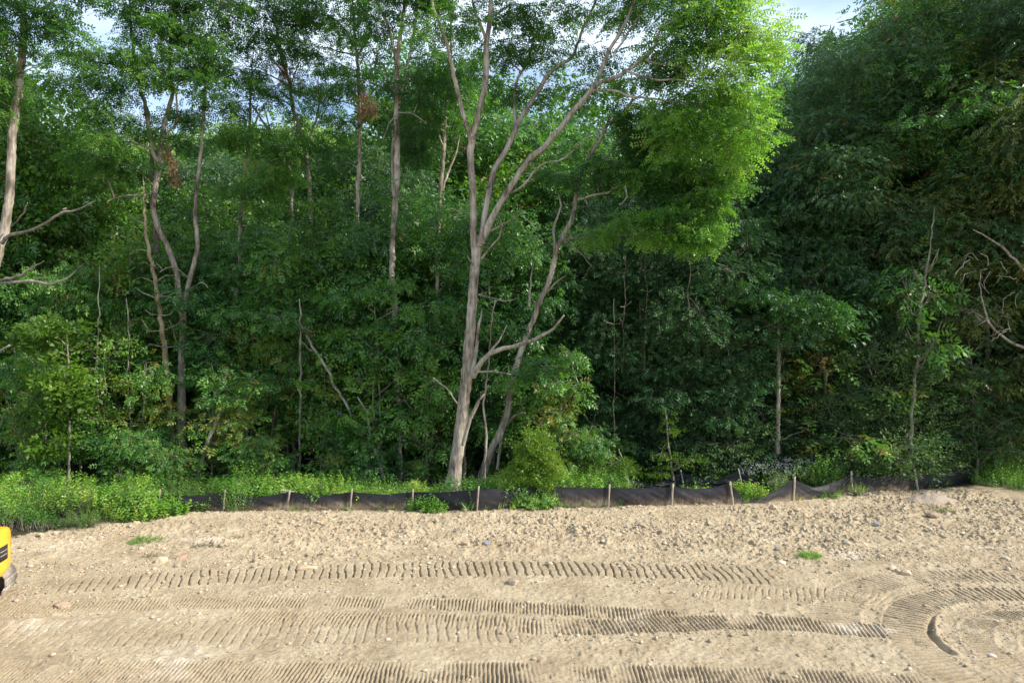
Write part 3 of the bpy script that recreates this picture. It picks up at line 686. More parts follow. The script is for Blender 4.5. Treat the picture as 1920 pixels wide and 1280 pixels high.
def arc_outline(x0, x1, hw, r):
    P = []
    for (cx, cy, a0) in ((x1 - r, -hw + r, -90), (x1 - r, hw - r, 0)):
        for a in np.linspace(a0, a0 + 90, 9): P.append((cx + r * math.cos(R(a)), cy + r * math.sin(R(a))))
    P += [(x0, hw), (x0, -hw)]; return P
XR = 1.92
b_ = MB(); P = [(XR - .42 * (abs(y) / 1.05) ** 2.3, y) for y in np.linspace(-1.05, 1.05, 23)] + [(.72, 1.02), (.72, -1.02)]
extrude_profile(b_, P, .72, 1.56, .10, .02); cw = local(b_, "counterweight", YEL, True)
# dark decal plate with white letters, following the curve of the counterweight
def decal(y0, y1, z0, z1, mat, name, lift):
    b_ = MB(); n = 8; V = []
    for y in np.linspace(y0, y1, n):
        x = XR - .42 * (abs(y) / 1.05) ** 2.3 + lift
        V += [HR @ np.array([x, y, z0]), HR @ np.array([x, y, z1]), HR @ np.array([x - .012, y, z1]), HR @ np.array([x - .012, y, z0])]
    Q_ = [[k * 4 + a, k * 4 + 4 + a, k * 4 + 4 + (a + 1) % 4, k * 4 + (a + 1) % 4] for k in range(n - 1) for a in range(4)] + [[0, 1, 2, 3], [n * 4 - 1, n * 4 - 2, n * 4 - 3, n * 4 - 4]]
    b_.add(V, Q_); return local(b_, name, mat, False, cw)
decal(.10, .62, 1.02, 1.30, BLK, "decal_band", .012)
for (y0, y1, z0, z1) in ((.12, .17, 1.05, 1.27), (.20, .30, 1.05, 1.09), (.20, .30, 1.14, 1.18), (.20, .30, 1.23, 1.27), (.20, .235, 1.14, 1.27), (.265, .30, 1.05, 1.16), (.34, .60, 1.20, 1.215), (.34, .58, 1.12, 1.135)):
    decal(y0, y1, z0, z1, WHT if y0 < .33 else STEEL, "lettering", .018)
decal(.86, .92, 1.18, 1.32, RED, "reflector", .008)
b_ = MB(); extrude_profile(b_, [(.70, -1.0), (.70, 1.0), (-1.15, 1.0), (-1.15, -1.0)], .70, 1.40, .05, .02); local(b_, "house", YEL)
b_ = MB(); extrude_profile(b_, [(-.05, .18), (-.05, .98), (-1.25, .98), (-1.25, .18)], 1.38, 2.55, .06, .02); cab = local(b_, "cab", YEL)
for (c_, d_) in (((-.65, .985, 1.98), (.95, .03, .8)), ((-.65, .175, 1.98), (.95, .03, .8)), ((-1.255, .58, 1.98), (.03, .62, .8)), ((-.045, .58, 2.05), (.03, .6, .6))):
    b_ = MB(); b_.box(HR @ np.array(c_), d_, HR); local(b_, "window", GLS, False, cab)
b_ = MB()
tube(b_, [HR @ np.array(v) for v in ((-1.1, -.15, 1.1), (-2.2, -.15, 2.5), (-3.4, -.15, 2.9), (-4.2, -.15, 2.3))], [.17, .21, .19, .13], 4, .5); local(b_, "boom", YEL)
b_ = MB(); tube(b_, [HR @ np.array(v) for v in ((-4.0, -.15, 2.6), (-4.5, -.15, 1.5), (-4.4, -.15, .55))], [.15, .13, .10], 4, .4); local(b_, "arm", YEL)
b_ = MB(); ths = np.linspace(R(100), R(330), 9); V = []
for a in ths:
    for y in (-.45, .15): V.append(HR @ np.array([-4.35 + .38 * math.cos(a), y, .42 + .38 * math.sin(a)]))
for a in ths:
    for y in (-.45, .15): V.append(HR @ np.array([-4.35 + .34 * math.cos(a), y, .42 + .34 * math.sin(a)]))
b_.add(V, [[2 * k, 2 * k + 1, 2 * k + 3, 2 * k + 2] for k in range(8)] + [[18 + 2 * k, 20 + 2 * k, 21 + 2 * k, 19 + 2 * k] for k in range(8)]); local(b_, "bucket", STEEL)
b_ = MB(); tube(b_, [[0, 0, .35], [0, 0, .72]], [.45, .45], 20, 1); local(b_, "turntable", BLK)
tag(ex, "yellow tracked excavator cut off by the left edge, its rounded rear and dusty track showing", "excavator")

# ------------------------------------------------------------ traced trees
TREES = []
def mid(lst, Y0, Y1=None):
    Y1 = Y0 if Y1 is None else Y1; n = len(lst); P = []; r = []
    for i, (px, py, rp) in enumerate(lst):
        Yi = Y0 + (Y1 - Y0) * i / max(1, n - 1); P.append(W(px, py, Yi)); r.append(rp / F * Yi)
    return np.array(P), np.array(r)
HK = .66
def hero(name, label, cat, bark, trunk, boughs=(), dead=(), clumps=(), kind='locust', seed=1, per=16, sub=2.4, sr=.38, scale=1.0, flat=.42, group=None, tbase=.5, tw=.012, extra=(), rough=.05, flare=.3, wob=.012, connect=True, shell=.45, csz=1.0):
    """trunk/boughs: (Y0, Y1, [(px,py,r)...]); clumps: (px,py,rx,ry,Y[,tint])"""
    rg = np.random.default_rng(seed)
    P, r = mid(trunk[2], trunk[0], trunk[1]); r = r * (.88 if name == 'locust_tree' else 1); base = P[0].copy(); base[2] = 0
    root = empty(name, tuple(base)); skel = []
    def part(nm, tubes, mat, seg=8):
        b = MB()
        for (P_, r_, f_) in tubes:
            skel.append(resample(P_, r_, .3)[0]); tube(b, P_ - base, r_, seg, .14 if f_ else .2, rg, rough, wob, flare=f_)
        b.build(nm, mat, root)
    P = P.copy()
    part("trunk", [(P, r, flare)], BK[bark], 14 if r[0] > .1 else 8)
    for b in boughs: q_ = mid(b[2], b[0], b[1]); part("bough", [(q_[0], q_[1] * .86, 0)], BK[bark])
    for b in dead: part("dead_branch", [(*mid(b[2], b[0], b[1]), 0)], BK['dead'], 6)
    if len(clumps):
        lm = MB(); S = np.concatenate(skel)
        for c in clumps:
            tm = MB(); px, py, rx, ry, Yc = c[:5]; c0 = W(px, py, Yc); rx = csz * rx / F * Yc; ry = csz * ry / F * Yc
            tb = c[5] if len(c) > 5 else tbase
            if connect:
                d = np.linalg.norm(S - c0, axis=1) + np.maximum(0, S[:, 2] - c0[2] + .3) * 1.5; s = S[np.argmin(d)]
                m_ = (s + c0) / 2 + np.array([0, 0, .12 * np.linalg.norm(s - c0)]) * rg.uniform(-.5, 1.2)
                L_ = np.linalg.norm(s - c0)
                tube(tm, np.array([s, m_, c0]) - base, [.016 + .011 * L_, .014 + .004 * L_, .008], 5, .3, rg, 0, .02)
            lo = kind == 'locust'
            foliage(lm, tm, [[*(c0 - base), rx, .5 * (rx + ry) * .9 + .15, ry]], kind, rg, sub * (.8 if lo else 1), per * (HK if lo else 1), sr, scale * (1.45 if lo else 1), shell=shell, flat=flat, tbase=tb)
            link("branch", tm.mesh("branch", BK[bark]), root)
        link("crown", lm.mesh("crown", LM[kind], False), root)
    return tag(root, label, cat, group)

# 1. the big three-stemmed locust in the middle
hero("locust_tree", "largest pale-barked locust, thick leaning trunk behind the fence middle, forking under bright lime foliage", "tree", "locust",
 (23.0, 23.4, [(847, 935, 16), (850, 905, 14), (855, 870, 13.2), (864, 800, 12.8), (873, 720, 12.4), (880, 640, 11), (886, 560, 10), (891, 500, 9.6), (896, 462, 10.5), (897, 445, 9)]),
 [(23.3, 23.0, [(890, 480, 7.5), (888, 440, 7.8), (886, 352, 8), (882, 300, 8), (885, 262, 8), (897, 216, 7), (909, 158, 6.8), (912, 88, 6), (919, 28, 5.5), (924, -40, 4.5), (934, -170, 2)]),
  (23.1, 22.6, [(884, 268, 5), (876, 235, 5), (866, 205, 4.8), (851, 141, 4.5), (839, 88, 4), (822, 40, 3.4), (808, 0, 3), (795, -80, 1.5)]),
  (23.0, 23.4, [(912, 80, 3.5), (900, 45, 3.2), (888, 10, 2.6), (880, -60, 1.5)]),
  (23.2, 24.2, [(900, 462, 6.5), (908, 410, 6.6), (918, 352, 6.4), (928, 316, 6.2), (949, 281, 6), (965, 246, 6), (972, 228, 5.5), (1006, 176, 4.6), (1027, 141, 4.3), (1055, 118, 4), (1075, 104, 3.4), (1094, 53, 3), (1118, 0, 2.4), (1135, -60, 1.2)]),
  (24.0, 24.6, [(966, 238, 4), (965, 205, 3.8), (967, 158, 3.4), (977, 134, 3), (990, 118, 2.4), (1000, 60, 1.4)]),
  (23.2, 21.8, [(902, 455, 8), (915, 425, 7.6), (939, 380, 7), (967, 337, 6.8), (992, 299, 6.8), (1023, 274, 6.2), (1062, 225, 6), (1094, 186, 6), (1114, 163, 5.8), (1128, 130, 4.4), (1144, 92, 4), (1167, 53, 3.6), (1188, 10, 3), (1205, -50, 1.6)]),
  (22.0, 21.2, [(1114, 163, 4.8), (1146, 148, 4.2), (1176, 134, 4.0), (1202, 112, 3.8), (1224, 95, 3.6), (1238, 56, 2.8), (1273, 33, 2.4), (1320, 0, 1.6)]),
  (22.0, 21.3, [(1112, 170, 2.8), (1150, 170, 2.6), (1188, 182, 2.4), (1240, 188, 2), (1310, 195, 1.4)]),
  (21.5, 21.0, [(1176, 134, 2.4), (1224, 149, 2.2), (1275, 150, 1.8), (1340, 160, 1.2)]),
  (21.4, 20.9, [(1210, 112, 2.4), (1240, 121, 2.2), (1266, 123, 2.0), (1330, 140, 1.2)]),
  (22.0, 22.4, [(1150, 100, 2.6), (1174, 68, 2.4), (1205, 20, 2), (1225, -30, 1.2)])],
 [(22.8, 21.2, [(887, 706, 6), (893, 693, 5.5), (905, 675, 5), (918, 662, 4.6), (960, 650, 4.2), (1000, 637, 3.6), (1028, 622, 2.8), (1045, 606, 2.2), (1058, 591, 1.4)]),
  (22.8, 22.5, [(885, 705, 3.5), (893, 655, 3.6), (897, 620, 3.2), (904, 578, 1.2)]),
  (22.0, 21.8, [(917, 661, 2), (936, 640, 1.6), (950, 610, .8)]),
  (22.8, 22.6, [(868, 835, 4), (878, 795, 4), (892, 762, 3.6), (908, 738, 1.8)]),
  (22.8, 22.4, [(898, 697, 2), (925, 698, 1.7), (957, 702, 1.2)]),
  (22.9, 22.2, [(898, 552, 1.8), (918, 558, 1.7), (945, 564, 1.4), (970, 560, .8)]),
  (23.2, 22.6, [(903, 485, 2.4), (915, 470, 1.8), (936, 445, 1.6), (941, 425, 1.2), (936, 405, .8)]),
  (23.3, 22.5, [(906, 440, 1.8), (930, 428, 1.6), (960, 412, 1.3), (983, 395, .7)]),
  (22.9, 22.6, [(887, 497, 1.8), (876, 478, 1.0)]), (22.9, 22.4, [(858, 757, 1.6), (835, 725, 1.5), (812, 708, 1)]),
  (23.0, 22.2, [(958, 362, 2.6), (985, 345, 2), (1010, 312, 1.8), (1060, 295, 1.6), (1110, 250, 1)])],
 [(1400, 55, 62, 48, 20.8, .72), (1335, 50, 75, 50, 21.4, .68), (1270, 95, 62, 42, 21.8, .6), (1375, 140, 72, 50, 20.8, .72), (1432, 100, 30, 38, 20.6, .75), (1335, 205, 74, 46, 21.2, .68), (1400, 235, 48, 52, 20.8, .72), (1262, 195, 55, 36, 22, .52), (1280, 262, 62, 34, 22, .5), (1230, 130, 45, 26, 22.5, .55),
  (1370, 290, 40, 36, 21, .68), (1195, 150, 34, 22, 22.4, .5), (1180, 15, 50, 30, 22.6, .55), (1260, 10, 60, 34, 21.8, .6), (1360, -20, 80, 45, 21.2, .7), (1180, -50, 80, 35, 22.5, .5), (1290, -80, 80, 45, 21.8, .6), (1100, 20, 26, 22, 24, .5), (1125, 100, 36, 20, 23, .48),
  (1032, 20, 46, 32, 24.4, .58), (960, 25, 44, 34, 24, .5), (990, 85, 42, 24, 24.5, .42), (935, 95, 34, 24, 24, .4), (1045, 110, 42, 22, 24.2, .45), (1010, 170, 40, 22, 24.6, .4), (1085, 160, 34, 18, 23, .4), (940, 165, 26, 24, 24.4, .4), (870, 30, 40, 26, 23.4, .45), (800, 60, 34, 32, 22.8, .38), (850, -60, 60, 34, 23, .4), (960, -70, 80, 40, 23.5, .45), (1080, -60, 80, 36, 23.8, .5), (905, -150, 80, 40, 23.4, .45), (1020, -160, 90, 40, 23.4, .45), (1160, -150, 90, 44, 22.6, .5), (1270, -170, 90, 40, 22, .5)],
 'locust', 11, per=22, sub=4.2, sr=.23, flare=.55, rough=.03, csz=.95)
# 2. second leaning stem behind it
hero("locust_tree", "slender curving locust just right of the thick central trunk, low boughs carrying bright lime sprays", "tree", "locust",
 (25.0, 24.0, [(903, 915, 8.92), (905, 892, 8.50), (918, 850, 7.82), (936, 813, 7.48), (950, 779, 6.97), (956, 740, 6.12), (964, 700, 5.95), (972, 672, 5.95), (983, 640, 5.78), (998, 602, 5.44), (1010, 570, 5.27), (1022, 545, 5.10), (1036, 505, 5.27), (1044, 467, 5.61), (1060, 434, 4.93), (1074, 405, 4.59), (1082, 352, 4.25), (1088, 328, 4.25), (1100, 302, 3.91), (1122, 267, 3.74), (1137, 236, 3.40), (1148, 215, 2.72), (1160, 190, 1.87), (1172, 160, 1.02)]),
 [(24.0, 22.0, [(1045, 462, 4), (1058, 450, 3.4), (1085, 446, 3), (1120, 440, 2.4), (1160, 440, 2), (1200, 443, 1.6), (1260, 440, 1.2)]),
  (24.0, 22.4, [(1084, 374, 3.2), (1105, 368, 3), (1140, 361, 2.8), (1160, 350, 2.5), (1200, 350, 2), (1250, 350, 1.6), (1320, 340, 1)]),
  (24.0, 23, [(1138, 236, 2.8), (1160, 218, 2.4), (1185, 190, 1.8), (1215, 170, 1)]),
  (24.0, 23, [(1108, 310, 2.6), (1140, 290, 2.4), (1165, 262, 2.2), (1195, 235, 1.8), (1250, 225, 1.4)])],
 [(24.2, 24, [(1040, 466, 2.6), (1038, 430, 2.4), (1052, 385, 2), (1047, 364, 1)]), (24, 23.2, [(1028, 545, 2), (1042, 530, 1.6), (1058, 518, 1)]),
  (24, 23.4, [(1104, 300, 2), (1108, 282, 1.4), (1125, 245, 1.2), (1120, 215, .8)]), (24.3, 24.3, [(992, 575, 2), (994, 535, 1.8), (1000, 495, 1)]),
  (25, 24.4, [(953, 790, 3), (966, 778, 2.4), (985, 772, 1.4)]), (24.9, 24.6, [(932, 880, 3), (940, 820, 2.6), (952, 765, 2.2), (957, 740, 1.4)]),
  (24, 23.4, [(1062, 455, 1.6), (1085, 470, 1.3), (1110, 500, .8)]), (22.3, 22, [(1172, 350, 1.6), (1175, 370, 1.2), (1160, 385, .8)])],
 [(1150, 300, 42, 24, 23.4, .42), (1215, 275, 46, 22, 23.2, .48), (1250, 315, 50, 26, 22.6, .52), (1310, 315, 38, 24, 22.2, .6), (1195, 330, 45, 20, 23, .45), (1350, 355, 34, 24, 22, .66), (1300, 365, 44, 24, 22.2, .6), (1335, 395, 26, 16, 22, .66), (1240, 355, 34, 16, 22.8, .5),
  (1148, 418, 34, 17, 22.4, .82), (1112, 436, 22, 14, 22.6, .78), (1250, 405, 44, 20, 22.2, .82), (1300, 430, 42, 22, 21.9, .85), (1235, 438, 36, 14, 22, .85), (1272, 455, 20, 12, 22, .85), (1322, 452, 20, 16, 21.9, .85), (1120, 330, 26, 16, 23.8, .4), (1205, 235, 36, 22, 23.4, .42), (1170, 205, 26, 16, 23.6, .4), (1060, 330, 24, 14, 24, .35)],
 'locust', 12, per=34, sub=5.5, sr=.2, csz=.92, tbase=.62)
# 3. forked locust on the left
hero("locust_tree", "dark trunk forking low into a wide V, left of centre, feathery locust foliage high above", "tree", "locust",
 (27.0, 27.0, [(338, 850, 9.5), (340, 760, 8.6), (341, 688, 8), (343, 620, 7.2), (344, 585, 7.4)]),
 [(27.0, 26.4, [(342, 592, 6), (336, 560, 5.8), (330, 505, 6), (317, 470, 6), (301, 434, 5.6), (290, 408, 6), (288, 372, 6), (294, 329, 6.2), (298, 300, 6), (303, 262, 5), (309, 230, 5), (318, 196, 4.4), (325, 170, 3.6), (318, 120, 3), (322, 60, 2), (325, -20, 1.2)]),
  (26.4, 26.2, [(297, 305, 5), (286, 285, 4.6), (280, 245, 4.4), (272, 200, 4), (260, 151, 3.6), (252, 110, 3.2), (247, 65, 3), (243, 10, 2.2), (240, -60, 1.2)]),
  (27.0, 26.8, [(347, 580, 5.2), (351, 548, 5.2), (356, 525, 5.2), (368, 475, 5), (369, 440, 4.4), (365, 395, 4.2), (369, 345, 4), (376, 290, 3.8), (381, 220, 3.4), (384, 150, 2.8), (390, 80, 1.6)]),
  (26.4, 25.6, [(303, 258, 2.6), (330, 230, 2.4), (331, 175, 1.8), (340, 130, 1.2)]),
  (26.3, 25, [(285, 280, 2.6), (240, 262, 2.2), (200, 240, 1.8), (165, 200, 1.2)])],
 [(26.8, 26.2, [(330, 640, 1.6), (325, 615, 1.2), (318, 600, .8)]), (26.8, 26, [(345, 560, 1.4), (320, 545, 1.2), (300, 555, .8)]), (26.8, 26, [(352, 520, 1.4), (325, 500, 1.1), (300, 510, .7)]), (26.8, 26, [(352, 545, 1.4), (378, 530, 1.1), (390, 540, .7)]),
  (27, 26, [(288, 380, 2.2), (262, 366, 2), (230, 368, 1.8), (200, 378, 1)]), (27, 26.5, [(300, 260, 2), (250, 266, 1.6), (205, 270, 1)])],
 [(165, 105, 52, 26, 25.4, .4), (120, 150, 50, 26, 25.4, .4), (215, 160, 50, 28, 25.2, .4), (280, 130, 52, 30, 25.2, .42), (350, 120, 50, 30, 25.6, .42), (240, 100, 40, 22, 25.4, .4), (180, 205, 44, 24, 25, .36), (390, 165, 40, 26, 25.8, .4), (300, 60, 60, 30, 25.6, .38), (240, 30, 42, 32, 26, .36), (380, 60, 56, 34, 26, .36), (330, 10, 60, 28, 25.8, .36), (420, 10, 50, 34, 26, .36), (410, 110, 36, 24, 26, .4), (200, 255, 44, 20, 25, .32), (250, 250, 30, 20, 26, .3), (180, 300, 50, 24, 25.6, .30), (240, 310, 40, 26, 26, .28), (370, 215, 26, 16, 26.4, .36), (300, -60, 90, 44, 26, .35), (400, -90, 80, 40, 26.2, .35), (210, -40, 60, 30, 26, .35), (110, 95, 26, 14, 25.4, .45)],
 'locust', 13, per=25, sub=4.4, sr=.25, csz=.9)
# 4. trunk behind the V
hero("locust_tree", "straight dark trunk directly behind the left arm of the forked tree", "tree", "dark",
 (28.5, 28.5, [(297, 850, 6), (295, 700, 6), (294, 600, 6), (295, 500, 5.5), (291, 410, 5), (287, 340, 4.5), (283, 270, 3.5), (275, 200, 2.5)]), (), (),
 [(330, 225, 34, 22, 28, .3), (350, 265, 34, 18, 28, .3), (265, 225, 30, 18, 28.4, .3)], 'locust', 14, per=22, sub=3.5, sr=.28)
# 5. yellowish dead stem with bare side twigs
dd = []
rgd = np.random.default_rng(3)
for (x, y) in [(271, 370), (272, 420), (278, 470), (286, 500), (290, 530), (293, 560), (298, 590), (300, 620), (304, 650)]:
    for s in (-1, 1):
        if rgd.random() < .8: L = rgd.uniform(18, 46); dd.append((26.4, 26.4 - .8 * rgd.random(), [(x, y, 1.3), (x + s * L * .55, y - rgd.uniform(-4, 16), 1.0), (x + s * L, y - rgd.uniform(-10, 26), .5)]))
hero("dead_tree", "yellowish bare dead stem with many leafless side twigs, left of the forked tree", "dead tree", "yellow",
 (26.4, 26.4, [(322, 850, 5.6), (316, 740, 5.3), (311, 684, 5.2), (305, 635, 4.6), (300, 590, 4.2), (294, 545, 4), (288, 512, 3.6), (275, 442, 2.8), (270, 380, 2), (268, 330, 1)]), (), dd, (), seed=15, wob=.02)
# 6. thin trunks with high crowns
hero("locust_tree", "thin crooked grey trunk right of the forked tree, ending in a small high crown", "tree", "locust",
 (28, 28, [(424, 800, 4.6), (428, 700, 4.2), (431, 655, 4), (436, 600, 4.6), (440, 565, 4.8), (447, 532, 4.6), (450, 490, 4.2), (449, 440, 3.8), (453, 390, 3.6), (458, 340, 3.3), (463, 290, 3), (468, 230, 2.6), (470, 170, 2), (474, 110, 1.2)]),
 [(28, 27.4, [(466, 260, 2), (485, 215, 1.8), (500, 190, 1)])], [(28, 27.6, [(437, 620, 1.5), (444, 590, 1.2), (446, 575, .6)])],
 [(470, 255, 52, 22, 27, .45), (520, 275, 44, 18, 27, .45), (440, 205, 34, 22, 27.4, .4), (450, 135, 46, 24, 27.6, .42), (520, 310, 46, 22, 27, .45), (430, 265, 30, 18, 27, .42), (480, 70, 50, 28, 28, .38), (440, 350, 34, 16, 27.2, .4), (510, 345, 40, 18, 27, .45), (500, 385, 30, 14, 27, .42), (560, 250, 30, 16, 27.4, .4), (505, 170, 26, 18, 27.6, .4)], 'locust', 16, per=24, sub=3.6, sr=.26)
hero("locust_tree", "two-stemmed upright trunk left of the tall central tree, forking high up in a narrow Y", "tree", "locust",
 (26.2, 26.2, [(752, 915, 5.4), (751, 880, 5), (749, 830, 5), (748, 787, 5.4), (745, 716, 6.4), (742, 640, 7), (739, 560, 6.6), (735, 505, 6), (738, 440, 6), (742, 380, 6.6), (745, 316, 6.6), (745, 260, 6.2), (744, 211, 5.8), (745, 123, 5.2), (752, 53, 4.2), (760, 0, 3.6), (766, -80, 2)]),
 [(26.2, 26, [(744, 130, 4), (734, 72, 3.8), (718, 28, 3.4), (703, -5, 2.8), (690, -70, 1.4)]),
  (26.2, 26.4, [(748, 205, 4), (758, 150, 3.4), (772, 85, 3), (778, 50, 2.8), (786, -10, 2.2), (792, -80, 1.2)]),
  (26.4, 26.6, [(741, 400, 3.4), (736, 330, 3.6), (737, 260, 3.2), (740, 200, 2.4), (720, 120, 1.4)])],
 [(26, 25.4, [(748, 211, 1.8), (775, 214, 1.5), (800, 232, .8)]), (26, 25.6, [(742, 215, 1.6), (728, 235, 1.2), (718, 262, .8)])],
 [(800, 130, 38, 30, 26, .4), (790, 180, 34, 26, 26, .36), (700, 35, 34, 22, 26, .4), (775, 20, 40, 26, 26.4, .42), (700, 100, 26, 18, 26, .38), (640, 150, 34, 20, 26.6, .36), (740, -50, 70, 40, 26, .36), (810, -20, 50, 34, 26.4, .38), (680, -60, 60, 36, 26, .36), (770, 240, 30, 20, 26.6, .32), (715, 160, 20, 14, 26, .4)], 'locust', 17, per=24, sub=3.8, sr=.26)
hero("locust_tree", "thin dark upright trunk hung with brown withered tufts, left of the two-stemmed trunk", "tree", "locust",
 (27.6, 27.6, [(690, 860, 4.6), (684, 760, 4.6), (678, 640, 4.4), (674, 520, 4.4), (671, 430, 4.4), (671, 352, 4.6), (674, 300, 4.4), (675, 246, 4.4), (674, 200, 4.2), (672, 150, 3.8), (669, 105, 3.4), (664, 50, 2.8), (661, 0, 2), (660, -70, 1.2)]),
 [(27.6, 27.2, [(673, 165, 2.4), (690, 145, 2.2), (706, 118, 1.8), (712, 80, 1)]), (27.6, 27.4, [(671, 110, 2.2), (688, 75, 2), (700, 52, 1.4), (712, 20, .8)]), (27.6, 27.8, [(667, 90, 2), (650, 60, 1.8), (632, 40, 1)])],
 [(27.5, 27, [(675, 215, 1.2), (690, 205, 1), (700, 180, .6)])],
 [(640, 60, 38, 24, 27, .38), (600, 20, 46, 28, 27.4, .36), (560, 80, 44, 24, 27, .36), (620, 110, 36, 20, 27, .36), (680, 15, 40, 24, 27.6, .38), (560, 10, 50, 26, 27.6, .36), (640, -50, 70, 40, 27.4, .35), (540, -60, 70, 36, 27.6, .35), (590, 180, 28, 18, 27.4, .34), (640, 240, 30, 24, 27.6, .32), (630, 300, 30, 24, 27.8, .32)], 'locust', 18, per=24, sub=3.6, sr=.26)
hero("locust_tree", "thin curved trunk left of the withered-tuft tree, with a sparse yellowing top against the sky", "tree", "locust",
 (28.6, 28.6, [(590, 820, 4.8), (588, 640, 4.6), (585, 480, 4.4), (581, 370, 4.4), (578, 320, 4.4), (571, 275, 4.4), (560, 235, 4.4), (549, 200, 4), (544, 165, 3.8), (540, 145, 3.6), (528, 110, 3.2), (522, 80, 3), (518, 40, 2.4), (514, 0, 1.6), (510, -60, 1)]),
 [(28.6, 28.2, [(573, 275, 2.6), (584, 248, 2.4), (594, 222, 2.2), (598, 190, 1.8), (596, 150, 1)]), (28.6, 28.2, [(542, 150, 2.4), (520, 122, 2.2), (505, 105, 1.4)]), (28.6, 28.4, [(519, 50, 2), (503, 25, 1.6), (495, -10, 1)])],
 [(28.4, 28, [(545, 160, 1.5), (560, 120, 1.1), (575, 95, .6)]), (28.4, 27.6, [(540, 160, 1.5), (500, 138, 1.2), (460, 128, .7)])],
 [(510, 170, 30, 16, 27.6, .42), (580, 150, 26, 16, 28, .6), (605, 165, 22, 14, 28, .65), (560, 45, 34, 14, 28, .36), (480, 20, 44, 24, 28, .36), (530, -40, 60, 34, 28, .35), (500, 110, 26, 16, 28, .38), (545, 190, 26, 18, 28.4, .34), (620, 205, 22, 16, 28.4, .5)], 'locust', 19, per=22, sub=3.2, sr=.28)
hero("dead_tree", "pale slanting bare stem crossing behind the thin curved trunk high on the left", "dead tree", "dead",
 (29.6, 29.2, [(552, 700, 3.6), (548, 480, 3.2), (546, 340, 3), (536, 298, 3), (520, 270, 2.8), (500, 238, 2.4), (478, 205, 1.8), (462, 180, 1)]), [(29.4, 29, [(512, 256, 1.8), (502, 225, 1.6), (494, 195, 1)])], (), (), seed=20)
hero("locust_tree", "slim dark trunk close left of the tall central tree, half hidden by leaves", "tree", "locust",
 (27.4, 27.4, [(810, 880, 4.2), (815, 700, 4.2), (820, 520, 4.2), (823, 420, 4.2), (825, 376, 4.3), (830, 310, 4.4), (834, 250, 4), (836, 211, 3.6), (841, 150, 3.4), (845, 100, 3), (846, 40, 2.4), (849, -20, 1.8)]),
 [(27.4, 27.8, [(828, 360, 2.6), (840, 325, 2.6), (850, 300, 2.2), (858, 280, 1.6), (862, 250, 1)]), (27.4, 27, [(832, 280, 2.2), (822, 250, 2), (818, 200, 1.4)])], (),
 [(870, 115, 34, 26, 27, .42), (860, 160, 30, 24, 27, .40), (800, 230, 34, 26, 27.4, .30), (840, 220, 26, 18, 27.6, .34), (790, 270, 34, 30, 27.8, .28), (860, 60, 26, 20, 27.4, .4)], 'locust', 21, per=24, sub=3.8, sr=.26)
# withered tufts
def tufts(name, label, spots, Y, seed):
    rg = np.random.default_rng(seed); lm, tm = MB(), MB(); b = W(spots[0][0], spots[0][1], Y)
    for (px, py, ln) in spots:
        c = W(px, py, Y) - b; n = int(ln * 2.2)
        P = c + np.stack([rg.normal(0, .10, n), rg.normal(0, .10, n), -rg.random(n) * ln / F * Y], 1)
        D = np.stack([rg.normal(0, .3, n), rg.normal(0, .3, n), -np.ones(n)], 1)
        sprays(lm, P, D, 'willow', .55, rg.random(n), rg); twigs_fast(tm, P[::3] + [0, 0, .2], P[::3], .006)
    root = empty(name, tuple(b)); link("withered_leaves", lm.mesh("withered_leaves", LM['dead'], False), root); link("twigs", tm.mesh("twigs", BK['dead']), root)
    return tag(root, label, "withered branch")
tufts("withered_branch", "brown withered leaf tufts hanging beside the dark upright trunk left of the centre", [(680, 160, 40), (690, 175, 46), (664, 150, 30), (702, 190, 30), (676, 200, 30)], 27.3, 1)
tufts("withered_branch", "brown withered tufts hanging from the thin curved trunk against the sky", [(532, 104, 46), (545, 125, 44), (562, 140, 36), (528, 130, 30)], 28.3, 2)
tufts("withered_branch", "brown withered tufts hanging at the crotch of the forked tree's left arm", [(314, 265, 34), (324, 290, 36), (328, 320, 26)], 26.3, 3)
